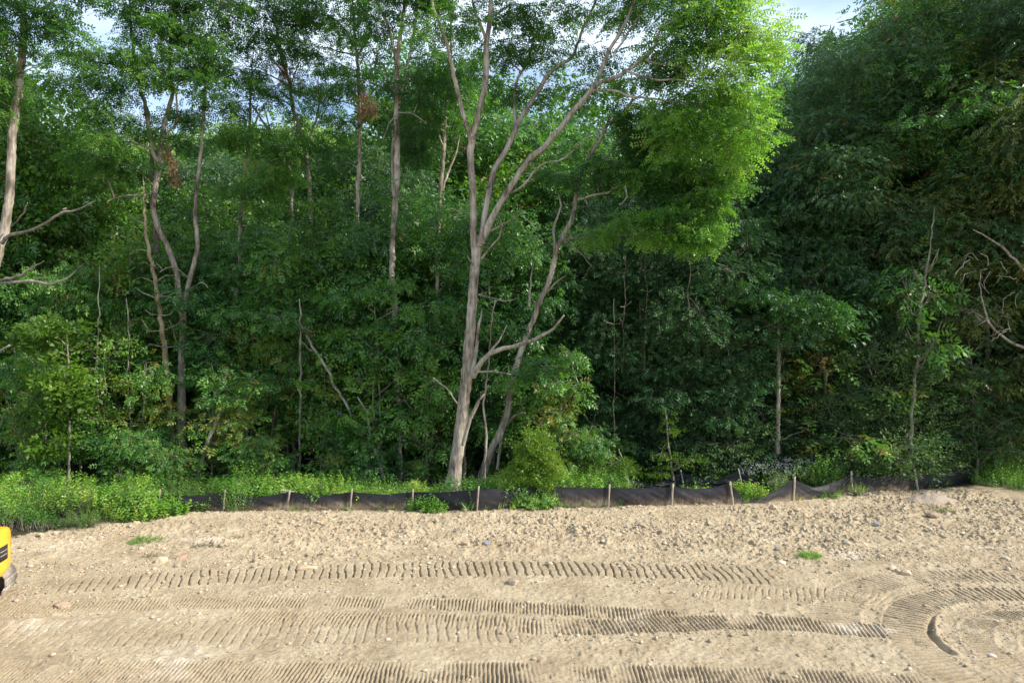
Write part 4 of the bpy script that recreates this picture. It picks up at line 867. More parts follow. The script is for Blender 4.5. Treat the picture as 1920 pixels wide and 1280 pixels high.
# 7. left edge tree
hero("locust_tree", "leaning brown trunk at the left edge, sunlit near the top, with bare low branches", "tree", "locust",
 (22.6, 22.6, [(-75, 985, 13), (-60, 850, 12), (-45, 700, 11), (-25, 560, 10.5), (-5, 475, 10), (8, 430, 8.8), (16, 380, 8), (20, 320, 7.6), (24, 250, 7.6), (30, 205, 7.4), (37, 150, 7.2), (42, 95, 7), (44, 60, 6.4), (42, 30, 5), (46, 5, 4.2), (50, -60, 2.6)]),
 [(22.6, 22, [(46, 62, 4), (56, 45, 3.6), (72, 22, 3.2), (92, 8, 2.6), (120, -6, 2), (200, -20, 1.4)]), (22.6, 22.8, [(40, 28, 3.2), (34, 14, 3), (28, -15, 2.4), (20, -60, 1.4)]), (22.6, 22.2, [(34, 128, 2.6), (22, 115, 2.4), (8, 100, 2), (-20, 80, 1.4)]),
  (22.6, 22, [(48, 60, 2.4), (58, 53, 2.2), (75, 52, 1.6), (100, 62, 1.1)])],
 [(22.4, 21.2, [(4, 456, 3.8), (20, 440, 3.2), (50, 434, 2.8), (85, 420, 2.6), (112, 400, 2.4), (145, 394, 1.8), (176, 378, 1)]), (21.9, 21.6, [(112, 400, 1.6), (125, 392, 1.2), (118, 392, .8)]),
  (22.6, 21.4, [(-60, 545, 3.2), (-20, 532, 3), (20, 530, 2.8), (65, 527, 2.6), (90, 534, 2.4), (120, 524, 1.8), (140, 510, 1.4), (158, 494, .8)]), (22.6, 21.6, [(-40, 540, 3), (0, 526, 2.8), (30, 518, 2.6), (60, 503, 1.8), (82, 489, .9)]),
  (22.6, 22, [(45, 124, 1.6), (60, 123, 1.4), (82, 124, .8)]), (22.6, 22.2, [(26, 165, 1.5), (40, 138, 1.3), (68, 126, .8)]), (22.4, 21.6, [(20, 425, 1.6), (40, 405, 1.4), (52, 380, .8)]), (22.6, 21.8, [(-60, 680, 4), (-15, 665, 3.4), (18, 648, 2)])],
 [(80, 40, 34, 22, 22, .45), (110, 45, 22, 16, 22, .45), (15, 55, 30, 22, 22.2, .6), (10, 90, 28, 20, 22, .65), (-5, 140, 28, 24, 22, .75), (5, 5, 40, 24, 22.4, .5), (-10, 180, 26, 26, 22.2, .75), (90, 10, 34, 16, 22, .4), (60, -50, 60, 34, 22.4, .42), (140, -45, 60, 24, 22, .4), (-50, 60, 40, 60, 22.4, .5), (-60, 190, 40, 60, 22.4, .5), (135, 70, 12, 10, 22, .42)], 'locust', 22, per=24, sub=4, sr=.22)
# 8. bare pole-like stems, snags and saplings near the front
def stick(label, Y0, Y1, pts, bark='grey', cat="dead tree", name="snag", twigs=(), seed=1):
    pts = [(a, b, c * .78) for a, b, c in pts]
    return hero(name, label, cat, bark, (Y0, Y1, pts), (), twigs, (), seed=seed, wob=.02, flare=.0)
stick("broken pole leaning to the right in the undergrowth behind the left part of the fence", 24.6, 24.6, [(368, 905, 4.6), (383, 848, 4.4), (402, 800, 4.2), (421, 755, 3.6)], 'dead', seed=30)
stick("thin upright stem under the slanting snag left of the central trunk", 25.6, 25.6, [(562, 880, 3), (563, 800, 3), (564, 700, 3), (563, 640, 2.8), (563, 590, 2), (562, 560, 1)], 'locust', seed=31)
stick("slanting pale snag running down to the right from the thin upright stem", 25.4, 24.8, [(562, 606, 2.2), (573, 622, 3), (585, 650, 3), (600, 668, 3.2), (612, 692, 3.2), (628, 725, 3), (646, 752, 2.8), (662, 790, 2.6), (672, 850, 2.6), (676, 915, 2.8)], 'dead', seed=32, twigs=[(25.3, 25, [(570, 615, 1.8), (585, 622, 1.2), (592, 621, .8)]), (25.4, 25, [(600, 668, 1.4), (580, 655, 1.1), (566, 640, .7)])])
stick("curved stem bending left at its top beside the slanting snag", 24.8, 24.8, [(724, 915, 4), (716, 885, 3.8), (706, 855, 3.6), (697, 830, 3.4), (690, 800, 3.2), (686, 770, 2.8), (680, 760, 2.4), (671, 744, 1.4)], 'locust', seed=33)
stick("slim grey stem standing right beside the big central trunk", 23.6, 23.6, [(909, 925, 3.4), (909, 880, 3.2), (910, 850, 3.2), (912, 820, 3), (909, 790, 2.8), (908, 755, 2.6), (913, 705, 2.4), (917, 660, 2), (922, 600, 1.4), (930, 560, .8)], 'locust', seed=34)
stick("short stem just behind the foot of the big central trunk", 25.6, 25.6, [(872, 915, 4), (871, 880, 3.8), (870, 840, 3.6), (873, 800, 2.4)], 'locust', seed=35)
stick("small dark stem leaning in the black gap left of the slanting snag", 27, 27, [(508, 860, 4), (512, 800, 4), (520, 750, 3.8), (526, 700, 3.2), (530, 640, 2)], 'dark', seed=36)
for k, (x0, x1, y0, y1, r_, lb) in enumerate([(185, 183, 900, 500, 2.4, "long straight grey sapling stem at the left, left of the broken-topped stem"), (246, 238, 880, 560, 2.4, "straight grey sapling stem broken off at the top, left of the yellowish dead stem"), (37, 28, 900, 620, 2.6, "thin grey stem nearest the left edge"), (148, 138, 900, 740, 3.2, "short curved stem in the dark gap at the far left"), (84, 88, 880, 720, 2.4, "thin reddish stem between the two left-most stems"), (448, 470, 870, 700, 1.4, "hair-thin stem among pale green leaves left of centre"), (790, 806, 900, 700, 1.8, "thin whip stem left of the central trunk"), (1152, 1150, 900, 560, 1.3, "thin stem in the dark gap right of the dead bough"), (1166, 1172, 700, 480, 1.3, "pair-like thin stem with forked top in the dark gap right of centre"), (1290, 1293, 640, 470, 1.5, "dark thin stem below the lime sprays"), (1210, 1212, 700, 430, 1.6, "straight dark stem under the left end of the lime sprays"), (1458, 1461, 760, 590, 4, "dark straight trunk piece under the blue-green leaf tier on the right")]):
    n = 7; rgs = np.random.default_rng(60 + k); pts = [(x0 + (x1 - x0) * i / n + rgs.normal(0, 1.6), y0 + (y1 - y0) * i / n, r_ * (1 - .5 * i / n)) for i in range(n + 1)]
    Ys = rgs.uniform(25, 26.4); pts[0] = (x0, y0, r_)
    tw = [(Ys, Ys - .3, [(pts[i][0], pts[i][1], r_ * .35), (pts[i][0] + s * rgs.uniform(6, 16), pts[i][1] - rgs.uniform(0, 14), .5)]) for i in (3, 4, 5, 6) for s in (-1, 1) if rgs.random() < .6]
    stick(lb, Ys, Ys, pts, 'dark' if x0 > 1100 else 'grey' if k % 2 == 0 else 'locust', "sapling stem", "sapling", tw, 60 + k)
# right-hand slender bare sapling with upswept twigs
tw = []
for k in range(22):
    rgs = np.random.default_rng(100 + k); t_ = rgs.uniform(.15, .9); x = 1711 + 26 * t_; y = 760 - 290 * t_; s = rgs.choice([-1, 1]); L = rgs.uniform(25, 70) * (1.1 - .6 * t_)
    tw.append((24.6, 24.6 + rgs.normal(0, .5), [(x, y, .8), (x + s * L * .45, y - L * .45, .6), (x + s * L * .75, y - L * 1.2, .3)]))
stick("slender pale nearly bare sapling with upswept twigs before the dark trees on the right", 24.6, 24.6, [(1708, 880, 4.2), (1709, 800, 4), (1711, 760, 3.8), (1718, 700, 3.6), (1722, 640, 3.4), (1722, 600, 3), (1731, 545, 2.8), (1738, 500, 2.2), (1745, 450, 1.6), (1752, 390, .8)], 'grey', "sapling", "bare_sapling", tw, 50)
stick("grey upright trunk behind the bare sapling on the right", 27, 27, [(1780, 880, 6), (1784, 760, 6), (1788, 650, 5.6), (1797, 580, 5), (1807, 510, 4.6), (1815, 440, 3)], 'grey', "tree", "dead_tree", (), 51)
tw = []
for k in range(13):
    rgs = np.random.default_rng(200 + k); x = 1960 - rgs.uniform(40, 130); y = 660 - (1960 - x) * .55 + rgs.normal(0, 5); L = rgs.uniform(15, 45)
    a = rgs.uniform(1.8, 4.2); tw.append((24.4, 24.4 + rgs.normal(0, .7), [(x, y, .9), (x + L * .5 * math.cos(a), y - L * .5 * math.sin(a) + rgs.normal(0, 5), .6), (x + L * math.cos(a + .3), y - L * math.sin(a + .3), .3)]))
stick("fallen leafless bough reaching in from the right edge, tangled with bare twigs", 24.6, 24.2, [(2010, 905, 8), (1990, 760, 6.5), (1960, 680, 5), (1925, 655, 3.6), (1885, 635, 3), (1858, 610, 2.6), (1845, 580, 2), (1836, 530, 1)], 'grey', "dead tree", "dead_bough", tw, 52)
tw = []
for k in range(13):
    rgs = np.random.default_rng(300 + k); x = 1950 - rgs.uniform(10, 170); y = 545 - (1950 - x) * .35 + rgs.normal(0, 18); L = rgs.uniform(15, 45)
    a = rgs.uniform(1.6, 5.0); tw.append((24.8, 24.6 + rgs.normal(0, .7), [(x, y, .9), (x + L * .5 * math.cos(a), y - L * .5 * math.sin(a) + rgs.normal(0, 6), .6), (x + L * math.cos(a + .5), y - L * math.sin(a + .5), .3)]))
stick("grey leafless branches spreading at the right edge above the fallen bough", 25, 24.6, [(2030, 900, 9), (2015, 700, 8), (1985, 570, 5), (1940, 525, 3.4), (1895, 480, 2.8), (1860, 450, 2), (1825, 430, 1)], 'grey', "dead tree", "dead_bough", tw, 53)

# ------------------------------------------------------------ generic leafy trees, one mesh pair per kind
pr_col = lambda f: .55 + .45 * math.sin(math.pi * (.15 + .75 * f))
pr_top = lambda f: .35 + .75 * math.sin(math.pi * (.05 + .85 * f))
GEN = {
 'ashA': generic_tree("ash_a", 'ash', 'grey', 1, 9.5, 1.9, 1.2, 20, (.85, .6), .09, 2.6, 13, .34, 1.05, pr_col, bare=5),
 'ashB': generic_tree("ash_b", 'ash', 'locust', 2, 11, 2.3, 2.2, 22, (.95, .55), .11, 2.4, 13, .36, 1.1, pr_top, bare=6),
 'broadA': generic_tree("broad_a", 'broad', 'grey', 3, 10, 2.2, 1.0, 22, (.95, .6), .11, 2.3, 12, .36, 1.0, pr_col, bare=4),
 'broadB': generic_tree("broad_b", 'broad', 'dark', 4, 13, 2.8, 3.0, 24, (1.15, .6), .15, 2.1, 12, .4, 1.1, pr_top, bare=6),
 'willowA': generic_tree("willow_a", 'willow', 'dark', 5, 17, 3.0, 1.0, 38, (1.25, .75), .22, 2.2, 13, .38, 1.1, lambda f: .6 + .4 * math.sin(math.pi * (.1 + .75 * f))),
 'tallA': generic_tree('tall_a', 'willow', 'dark', 31, 17, 3.3, 1.5, 62, (.85, .62), .22, 2.6, 14, .36, 1.0, lambda f: .62 + .38 * math.sin(math.pi * (.1 + .75 * f)) + .12 * math.sin(f * 23)),
 'tallB': generic_tree('tall_b', 'ash', 'dark', 32, 17, 3.0, 1.5, 54, (.85, .6), .22, 2.6, 15, .36, .8, lambda f: .6 + .35 * math.sin(math.pi * (.1 + .75 * f)) + .15 * math.sin(f * 19 + 2)),
 'tallC': generic_tree('tall_c', 'olive', 'grey', 33, 16, 2.9, 1.5, 50, (.8, .6), .2, 2.6, 14, .36, 1.0, lambda f: .6 + .35 * math.sin(math.pi * (.1 + .75 * f)) + .15 * math.sin(f * 21 + 1)),
 'oliveB': generic_tree('olive_b', 'olive', 'grey', 34, 10, 2.0, 1.0, 30, (.7, .6), .12, 2.8, 13, .32, .95, pr_col, bare=5),
 'willowB': generic_tree("willow_b", 'willow', 'grey', 6, 12, 2.3, .8, 28, (1.0, .8), .14, 2.4, 13, .34, 1.05, pr_col),
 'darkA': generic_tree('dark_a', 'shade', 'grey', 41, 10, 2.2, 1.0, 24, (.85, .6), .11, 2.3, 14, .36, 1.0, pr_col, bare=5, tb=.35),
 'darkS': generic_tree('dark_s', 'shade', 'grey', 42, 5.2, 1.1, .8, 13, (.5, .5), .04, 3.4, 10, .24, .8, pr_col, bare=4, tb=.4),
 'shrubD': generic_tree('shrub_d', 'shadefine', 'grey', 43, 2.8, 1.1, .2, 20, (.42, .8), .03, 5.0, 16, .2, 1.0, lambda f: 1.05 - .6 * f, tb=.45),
 'sapA': generic_tree("sap_a", 'ash', 'grey', 7, 5.0, 1.0, .9, 12, (.5, .5), .035, 3.4, 10, .24, .9, pr_col, bare=4, tb=.72),
 'sapB': generic_tree("sap_b", 'broad', 'grey', 8, 5.5, 1.1, 1.2, 12, (.5, .5), .04, 3.4, 10, .24, .75, pr_col, bare=4, tb=.62),
 'sapL': generic_tree("sap_l", 'locust', 'locust', 9, 7.5, 1.6, 2.5, 14, (.6, .4), .06, 3.4, 16, .26, 1.0, pr_top, bare=5),
 'shrubA': generic_tree("shrub_a", 'fine', 'grey', 10, 2.8, 1.2, .2, 16, (.55, .7), .03, 5.0, 16, .2, 1.0, lambda f: 1.05 - .5 * f, tb=.6),
 'shrubB': generic_tree("shrub_b", 'ash', 'grey', 11, 2.2, 1.1, .2, 13, (.5, .7), .03, 4.6, 10, .2, .7, lambda f: 1.05 - .5 * f, tb=.65),
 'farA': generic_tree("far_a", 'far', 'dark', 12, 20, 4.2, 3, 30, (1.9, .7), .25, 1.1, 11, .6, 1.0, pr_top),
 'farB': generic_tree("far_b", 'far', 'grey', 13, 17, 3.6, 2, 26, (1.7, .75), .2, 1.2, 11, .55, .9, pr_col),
}
def gpos(px, Y): return (px - CX) / F * Y
def hz(py, Y): return H + (CY - py) / F * Y          # world height that shows at image row py
GH = {'darkA': 10.4, 'darkS': 5.5, 'shrubD': 3.1, 'tallA': 17.8, 'tallB': 17.8, 'tallC': 16.8, 'oliveB': 10.5, 'ashA': 9.9, 'ashB': 11.4, 'broadA': 10.4, 'broadB': 13.6, 'willowA': 17.8, 'willowB': 12.6, 'sapA': 5.3, 'sapB': 5.8, 'sapL': 7.9, 'shrubA': 3.2, 'shrubB': 2.6, 'farA': 21, 'farB': 17.8}
def put(kind, px, Y, top, label, cat="tree", name="leafy_tree", group=None, wide=1.0):
    s = hz(top, Y) / GH[kind]; x = gpos(px, Y)
    return place(name, GEN[kind], x, Y, s * wide, None, label, cat, group, sz=s, z=0)

LMK = [(20, "the leaning trunk at the left edge"), (130, "the bright maple-like sapling"), (183, "the long straight sapling stem"), (240, "the broken-topped sapling stem"), (300, "the yellowish dead stem"), (340, "the forked V-shaped trunk"), (400, "the leaning broken pole"), (450, "the thin crooked trunk"), (520, "the dark leaning stem"), (565, "the thin upright stem"), (620, "the slanting snag"), (680, "the withered-tuft trunk"), (745, "the upright Y trunk"), (820, "the slim dark trunk"), (880, "the thick central trunk"), (950, "the curving second stem"), (1040, "the dead pale bough's tip"), (1120, "the lime shrub"), (1165, "the forked thin stem"), (1210, "the lowest lime sprays"), (1300, "the big grey-green bush"), (1380, "the fence gap"), (1460, "the blue-green leaf tier"), (1540, "the narrow sky notch"), (1620, "the silvery bush"), (1715, "the bare sapling"), (1790, "the grey upright trunk"), (1880, "the fallen leafless bough")]
USED = {}
def where(look, depth, px, ang=None):
    for i in np.argsort([abs(px - a) for a, _ in LMK])[:3]:
        a, t_ = LMK[i]
        if px < -20 or px > 1930: break
        side = ("left of" if px < a - 12 else "right of" if px > a + 12 else "straight behind")
        l = f"{look}, {depth} {side} {t_}"
        if l not in USED: USED[l] = 1; return l
    if px < -20: l = f"{look}, {depth}, beyond the left edge"
    elif px > 1930: l = f"{look}, {depth}, beyond the right edge"
    else: l = f"{look}, {depth}, between {LMK[max(i - 1, 0)][1]} and {LMK[i][1]}"
    return l
# second row, behind the traced trees: (kind, px, Y, top row)
SKY = [(-300, 60), (0, 120), (60, 150), (120, 330), (230, 330), (300, 260), (400, 240), (470, 260), (540, 290), (600, 250), (680, 260), (740, 150), (860, 120), (960, 170), (1060, 190), (1120, 255), (1190, 225), (1300, 190), (1400, 150), (1450, 190), (1540, 100), (1650, 0), (2300, -150)]
def sky_row(px): return np.interp(px, *np.array(SKY, float).T)
rgf = np.random.default_rng(21)
rows = [(28.0, 3.0, 190), (31.5, 3.4, 100), (36.0, 3.8, 30), (42.0, 4.6, 0), (50.0, 5.6, 0)]
for ri, (Yr, dx, lower) in enumerate(rows):
    xs = np.arange(-Yr * .88, Yr * .95, dx)
    for x in xs:
        x = x + rgf.uniform(-.9, .9); Y = Yr + rgf.uniform(-1.2, 1.2); px = CX + x / Y * F
        if px > 1500 and Y < 33: continue
        top = sky_row(px) + (lower if px < 1420 else lower * .4) + rgf.uniform(-25, 45)
        k = rgf.choice(['ashA', 'ashB', 'broadA', 'broadB', 'willowB', 'ashA'] if px < 1400 else ['ashB', 'willowB', 'tallA', 'tallB'])
        if 1060 < px < 1520 and ri < 3: k = 'darkA'  # darker leaf colour stands in for shade across this stretch
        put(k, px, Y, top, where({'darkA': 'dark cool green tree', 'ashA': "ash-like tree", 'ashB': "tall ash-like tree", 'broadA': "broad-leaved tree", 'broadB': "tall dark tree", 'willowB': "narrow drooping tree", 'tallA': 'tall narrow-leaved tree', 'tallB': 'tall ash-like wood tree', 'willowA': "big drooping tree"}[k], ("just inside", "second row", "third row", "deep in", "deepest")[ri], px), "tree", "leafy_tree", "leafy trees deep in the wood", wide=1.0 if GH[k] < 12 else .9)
for i, x in enumerate(np.arange(-56, 60, 5.2)):
    Y = 62 + rgf.uniform(-3, 5); px = CX + x / Y * F
    if px < -40 or px > 1960: continue
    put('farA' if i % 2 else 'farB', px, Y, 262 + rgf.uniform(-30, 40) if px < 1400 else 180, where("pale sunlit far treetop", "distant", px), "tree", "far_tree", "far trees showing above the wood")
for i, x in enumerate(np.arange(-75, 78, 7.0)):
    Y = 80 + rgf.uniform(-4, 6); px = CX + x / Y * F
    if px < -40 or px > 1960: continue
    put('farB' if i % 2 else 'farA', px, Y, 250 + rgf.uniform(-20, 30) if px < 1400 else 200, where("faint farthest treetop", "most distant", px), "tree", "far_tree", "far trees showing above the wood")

# right-hand wall of tall drooping trees
for (k, px, Y, top, wd, lb) in [
  ('tallA', 1610, 29.5, 40, 1.0, "tall dark tree at the left end of the right-hand tree wall, edge against the sky"),
  ('tallB', 1740, 29.0, -130, 1.05, "tallest dark leafy tree in the middle of the right-hand wall of trees"),
  ('tallC', 1870, 28.2, -160, 1.0, "tall tree with yellowing olive leaves near the right edge"),
  ('tallA', 1990, 27.2, -160, 1.0, "tall dark tree cut by the right edge"),
  ('willowB', 1500, 30.0, 205, .95, "narrow blue-green tree with a few yellow leaves, left of the tall drooping trees"),
  ('willowB', 1560, 28.5, 300, .9, "mid-height drooping tree below the left end of the right-hand wall"),
  ('oliveB', 1680, 27.6, 330, .95, "mid-height drooping tree in front of the tallest dark tree on the right"),
  ('oliveB', 1850, 27.0, 300, .95, "mid-height olive green tree near the right edge"),
  ('broadB', 1450, 31.5, 240, .9, "dark rounded tree behind the lime locust crown"),
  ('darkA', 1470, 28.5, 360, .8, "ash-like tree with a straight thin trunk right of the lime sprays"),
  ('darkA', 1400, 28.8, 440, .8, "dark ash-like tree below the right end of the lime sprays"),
  ('tallB', 2230, 28, -200, 1.2, "unseen tall tree added past the right edge to shade the tree wall"), ('tallA', 2450, 26.8, -260, 1.3, "farther unseen tree added beyond the right edge to cast shade"),  # unseen trees, added to cast shade on the right-hand wall
  ('broadB', 60, 30.0, 120, .8, "dark large-leaved tree behind the leaning trunk at the left edge"),
  ('broadB', -60, 29.0, 60, .9, "dark tree cut by the left edge"),
  ('broadA', 640, 28.8, 370, .9, "rounded light green tree left of the tall upright Y trunk"),
  ('ashB', 540, 27.6, 440, .8, "dense leafy tree between the thin crooked trunk and the slanting snag"),
  ('ashA', 690, 27.6, 420, .8, "leafy tree hiding the lower half of the trunk with withered tufts"),
  ('broadA', 800, 28.2, 400, .75, "leafy tree just left of the central trunk"),
  ('ashA', 990, 27.6, 430, .8, "leafy tree filling the gap between the central trunk and the curving stem"),
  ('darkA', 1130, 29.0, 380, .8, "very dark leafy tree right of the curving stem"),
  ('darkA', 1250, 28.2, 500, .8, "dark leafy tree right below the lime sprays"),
  ('broadA', 210, 27.4, 430, .8, "leafy tree left of the yellowish dead stem"),
  ('ashA', 100, 26.4, 480, .8, "leafy ash-like tree at the left beneath the bare branches"),
  ('ashA', 420, 28.0, 560, .8, "low leafy tree behind the thin crooked trunk")]:
    put(k, px, Y, top, lb, "tree", "leafy_tree", None, wd)

# front saplings and shrubs
for (k, px, Y, top, wd, nm, cat, lb) in [
  ('sapA', 60, 24.6, 640, 1.0, "sapling", "sapling", "leafy sapling nearest the left edge under the bare branch"),
  ('sapB', 190, 25.0, 610, 1.0, "sapling", "sapling", "leafy sapling around the long straight grey stem"),
  ('sapA', 270, 25.2, 650, 1.0, "sapling", "sapling", "leafy sapling in front of the yellowish dead stem's foot"),
  ('sapA', 400, 25.0, 655, 1.1, "sapling", "sapling", "pale green ash sapling right of the forked tree's foot"),
  ('sapA', 460, 24.7, 690, 1.1, "sapling", "sapling", "pale green ash sapling above the leaning broken pole"),
  ('sapB', 600, 25.4, 640, 1.0, "sapling", "sapling", "leafy sapling behind the slanting snag"),
  ('sapB', 700, 25.4, 590, 1.0, "sapling", "sapling", "leafy sapling between the slanting snag and the upright Y trunk"),
  ('sapA', 800, 25.3, 560, 1.0, "sapling", "sapling", "leafy sapling just left of the thick central trunk"),
  ('sapA', 960, 26.2, 640, 1.0, "sapling", "sapling", "leafy sapling behind the dead pale bough"),
  ('sapA', 1040, 24.4, 650, 1.0, "sapling", "sapling", "bright leafy sapling right of the curving stem, above the lime shrub"),
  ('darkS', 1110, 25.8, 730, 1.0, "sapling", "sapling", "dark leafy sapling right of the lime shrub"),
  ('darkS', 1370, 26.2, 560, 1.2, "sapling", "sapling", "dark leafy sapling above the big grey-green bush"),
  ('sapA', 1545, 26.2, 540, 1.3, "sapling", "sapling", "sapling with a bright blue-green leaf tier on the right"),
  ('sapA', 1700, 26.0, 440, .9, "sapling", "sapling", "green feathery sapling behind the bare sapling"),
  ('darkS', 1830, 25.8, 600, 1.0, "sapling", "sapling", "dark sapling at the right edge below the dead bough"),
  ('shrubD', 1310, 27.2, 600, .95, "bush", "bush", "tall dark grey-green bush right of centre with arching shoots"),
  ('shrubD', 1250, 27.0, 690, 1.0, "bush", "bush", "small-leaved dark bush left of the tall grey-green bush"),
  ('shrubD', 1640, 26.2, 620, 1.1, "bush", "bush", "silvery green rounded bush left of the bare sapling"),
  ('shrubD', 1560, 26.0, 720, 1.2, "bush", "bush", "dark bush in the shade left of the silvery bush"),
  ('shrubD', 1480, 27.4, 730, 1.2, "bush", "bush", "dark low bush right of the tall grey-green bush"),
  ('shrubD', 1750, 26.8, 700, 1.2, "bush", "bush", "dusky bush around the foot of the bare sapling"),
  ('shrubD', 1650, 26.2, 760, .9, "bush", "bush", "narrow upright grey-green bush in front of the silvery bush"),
  ('shrubA', 1840, 26.8, 770, 1.2, "bush", "bush", "broad pale green bush near the right end of the fence"),
  ('shrubA', 1930, 26.6, 760, 1.2, "bush", "bush", "bush cut by the right edge"),
  ('shrubA', 1390, 27.0, 800, 1.0, "bush", "bush", "low bush behind the older slack fence"),
  ('shrubB', 1150, 26.0, 800, 1.1, "bush", "bush", "green bush left of the older slack fence"),
  ('shrubB', 1090, 24.8, 770, 1.0, "bush", "bush", "green bush right of the lime shrub"),
  ('shrubB', 80, 24.0, 800, 1.1, "bush", "bush", "leafy bush at the left edge of the wood"),
  ('shrubB', 250, 24.3, 780, 1.1, "bush", "bush", "bluish green bush below the yellowish dead stem"),
  ('shrubB', 330, 24.0, 815, 1.1, "bush", "bush", "bush below the forked tree"),
  ('shrubB', 500, 24.4, 790, 1.1, "bush", "bush", "bush right of the leaning broken pole"),
  ('shrubB', 620, 24.2, 830, 1.0, "bush", "bush", "bush at the foot of the slanting snag"),
  ('shrubB', 690, 24.8, 760, 1.0, "bush", "bush", "bush behind the curved stem"),
  ('shrubB', 780, 24.8, 850, .8, "bush", "bush", "bush left of the thick trunk's foot")]:
    put(k, px, Y, top, lb, cat, nm, None, wd)
# dim understory rows deeper in, to close the view beneath the crowns
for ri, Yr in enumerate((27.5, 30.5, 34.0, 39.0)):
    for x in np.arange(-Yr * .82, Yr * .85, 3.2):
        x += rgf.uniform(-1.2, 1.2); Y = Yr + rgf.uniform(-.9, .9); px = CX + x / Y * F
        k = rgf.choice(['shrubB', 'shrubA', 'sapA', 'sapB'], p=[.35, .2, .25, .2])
        if px > 1040: k = rgf.choice(['shrubD', 'darkS'])  # kinds with shade painted into their leaf colour
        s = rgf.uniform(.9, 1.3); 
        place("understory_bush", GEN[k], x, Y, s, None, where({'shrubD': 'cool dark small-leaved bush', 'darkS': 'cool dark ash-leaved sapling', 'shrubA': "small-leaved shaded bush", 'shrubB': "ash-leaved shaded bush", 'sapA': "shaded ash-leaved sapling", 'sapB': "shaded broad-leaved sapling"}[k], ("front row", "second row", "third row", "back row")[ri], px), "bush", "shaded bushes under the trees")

# brighter individually traced leaf masses
def leafmass(name, label, cat, kind, stem, clumps, seed, bark='grey', **kw):
    return hero(name, label, cat, bark, stem, (), (), clumps, kind, seed, **kw)
leafmass("sapling", "bright yellow-green maple-like sapling with two lit leaf tiers near the left edge", "sapling", 'lime', (23.6, 23.6, [(128, 930, 2.4), (130, 800, 2.2), (128, 700, 1.8), (125, 600, 1)]),
  [(95, 625, 42, 20, 23.4, .35), (60, 640, 22, 14, 23.4, .3), (120, 700, 24, 22, 23.4, .45), (130, 745, 30, 26, 23.4, .4), (100, 725, 20, 18, 23.4, .4), (105, 770, 30, 14, 23.6, .25), (100, 830, 26, 16, 23.4, .25)], 40, per=9, sub=5, sr=.22, scale=1.5)
leafmass("shrub", "lime green small-leaved young tree standing right at the fence right of the thick central trunk", "shrub", 'lime', (21.75, 21.75, [(1018, 955, 3), (1017, 920, 2.6), (1012, 870, 2.2), (1008, 830, 1)]),
  [(1002, 838, 20, 26, 21.8, .6), (1028, 856, 20, 20, 21.7, .7), (992, 868, 28, 18, 21.7, .7), (972, 884, 18, 12, 21.7, .6), (1018, 888, 26, 16, 21.6, .8), (980, 850, 12, 16, 21.9, .4), (1008, 812, 9, 12, 21.8, .7), (1030, 826, 8, 14, 21.8, .7), (1022, 905, 12, 8, 21.6, .8), (1040, 878, 12, 12, 21.8, .6)], 41, per=13, sub=15, sr=.12, scale=.5, flat=1.0)
leafmass("shrub", "dense bright green bush spilling over the fence left of the lime young tree", "shrub", 'weed', (22.2, 22.2, [(985, 950, 2), (970, 930, 1.6), (960, 915, 1)]),
  [(955, 902, 20, 13, 22.2, .75), (965, 925, 22, 15, 21.8, .75), (980, 940, 22, 12, 21.6, .7), (1020, 938, 24, 11, 21.6, .75), (1000, 945, 18, 8, 21.5, .7), (1040, 895, 22, 14, 22.8, .6)], 42, per=12, sub=18, sr=.13, scale=.5, flat=.8)
leafmass("shrub", "arching yellow-green bush behind the rear fence left end", "shrub", 'lime', (24.3, 24.3, [(1180, 910, 2), (1170, 870, 1.6), (1160, 840, 1)]),
  [(1150, 870, 34, 14, 24.2, .1), (1180, 885, 26, 12, 24.2, .1), (1120, 880, 26, 14, 24.2, .1), (1135, 850, 20, 10, 24.2, .2), (1120, 905, 34, 9, 24, .3)], 43, per=12, sub=9, sr=.15, scale=.45, flat=.5)
leafmass("sapling", "spindly lime sapling with a tall leafy whip behind the rear fence", "sapling", 'lime', (24.6, 24.6, [(1262, 900, 1.8), (1256, 850, 1.6), (1250, 800, 1.2), (1248, 770, .7)]),
  [(1250, 780, 10, 12, 24.6, .2), (1256, 805, 14, 12, 24.6, .2), (1240, 850, 18, 14, 24.6, .1), (1270, 865, 24, 12, 24.6, .3), (1300, 862, 22, 10, 24.6, .5), (1240, 885, 24, 10, 24.6, .3)], 44, per=9, sub=8, sr=.14, scale=.5)
leafmass("fern_bush", "single small feathery bright green sumac tuft left of the curved stem", "shrub", 'locust', (24.6, 24.6, [(640, 900, 1.5), (640, 840, 1.3), (638, 790, 1)]), [(638, 775, 22, 14, 24.4, .4), (645, 790, 14, 10, 24.4, .4)], 45, per=14, sub=9, sr=.16, scale=1.1)
leafmass("sapling", "leafy bright spray sticking out right of the leafy sapling below the dead bough", "sapling", 'ash', (24.2, 24.2, [(1030, 900, 1.8), (1045, 800, 1.6), (1060, 730, 1.2), (1085, 720, .8)]), [(1095, 735, 16, 10, 24, .85), (1080, 722, 16, 10, 24, .8), (1040, 720, 26, 12, 24, .7), (985, 700, 30, 14, 24, .6), (1010, 680, 30, 16, 24, .5), (1065, 665, 26, 18, 24.2, .5), (950, 715, 22, 14, 24, .55)], 46, per=10, sub=6, sr=.2, scale=.85)
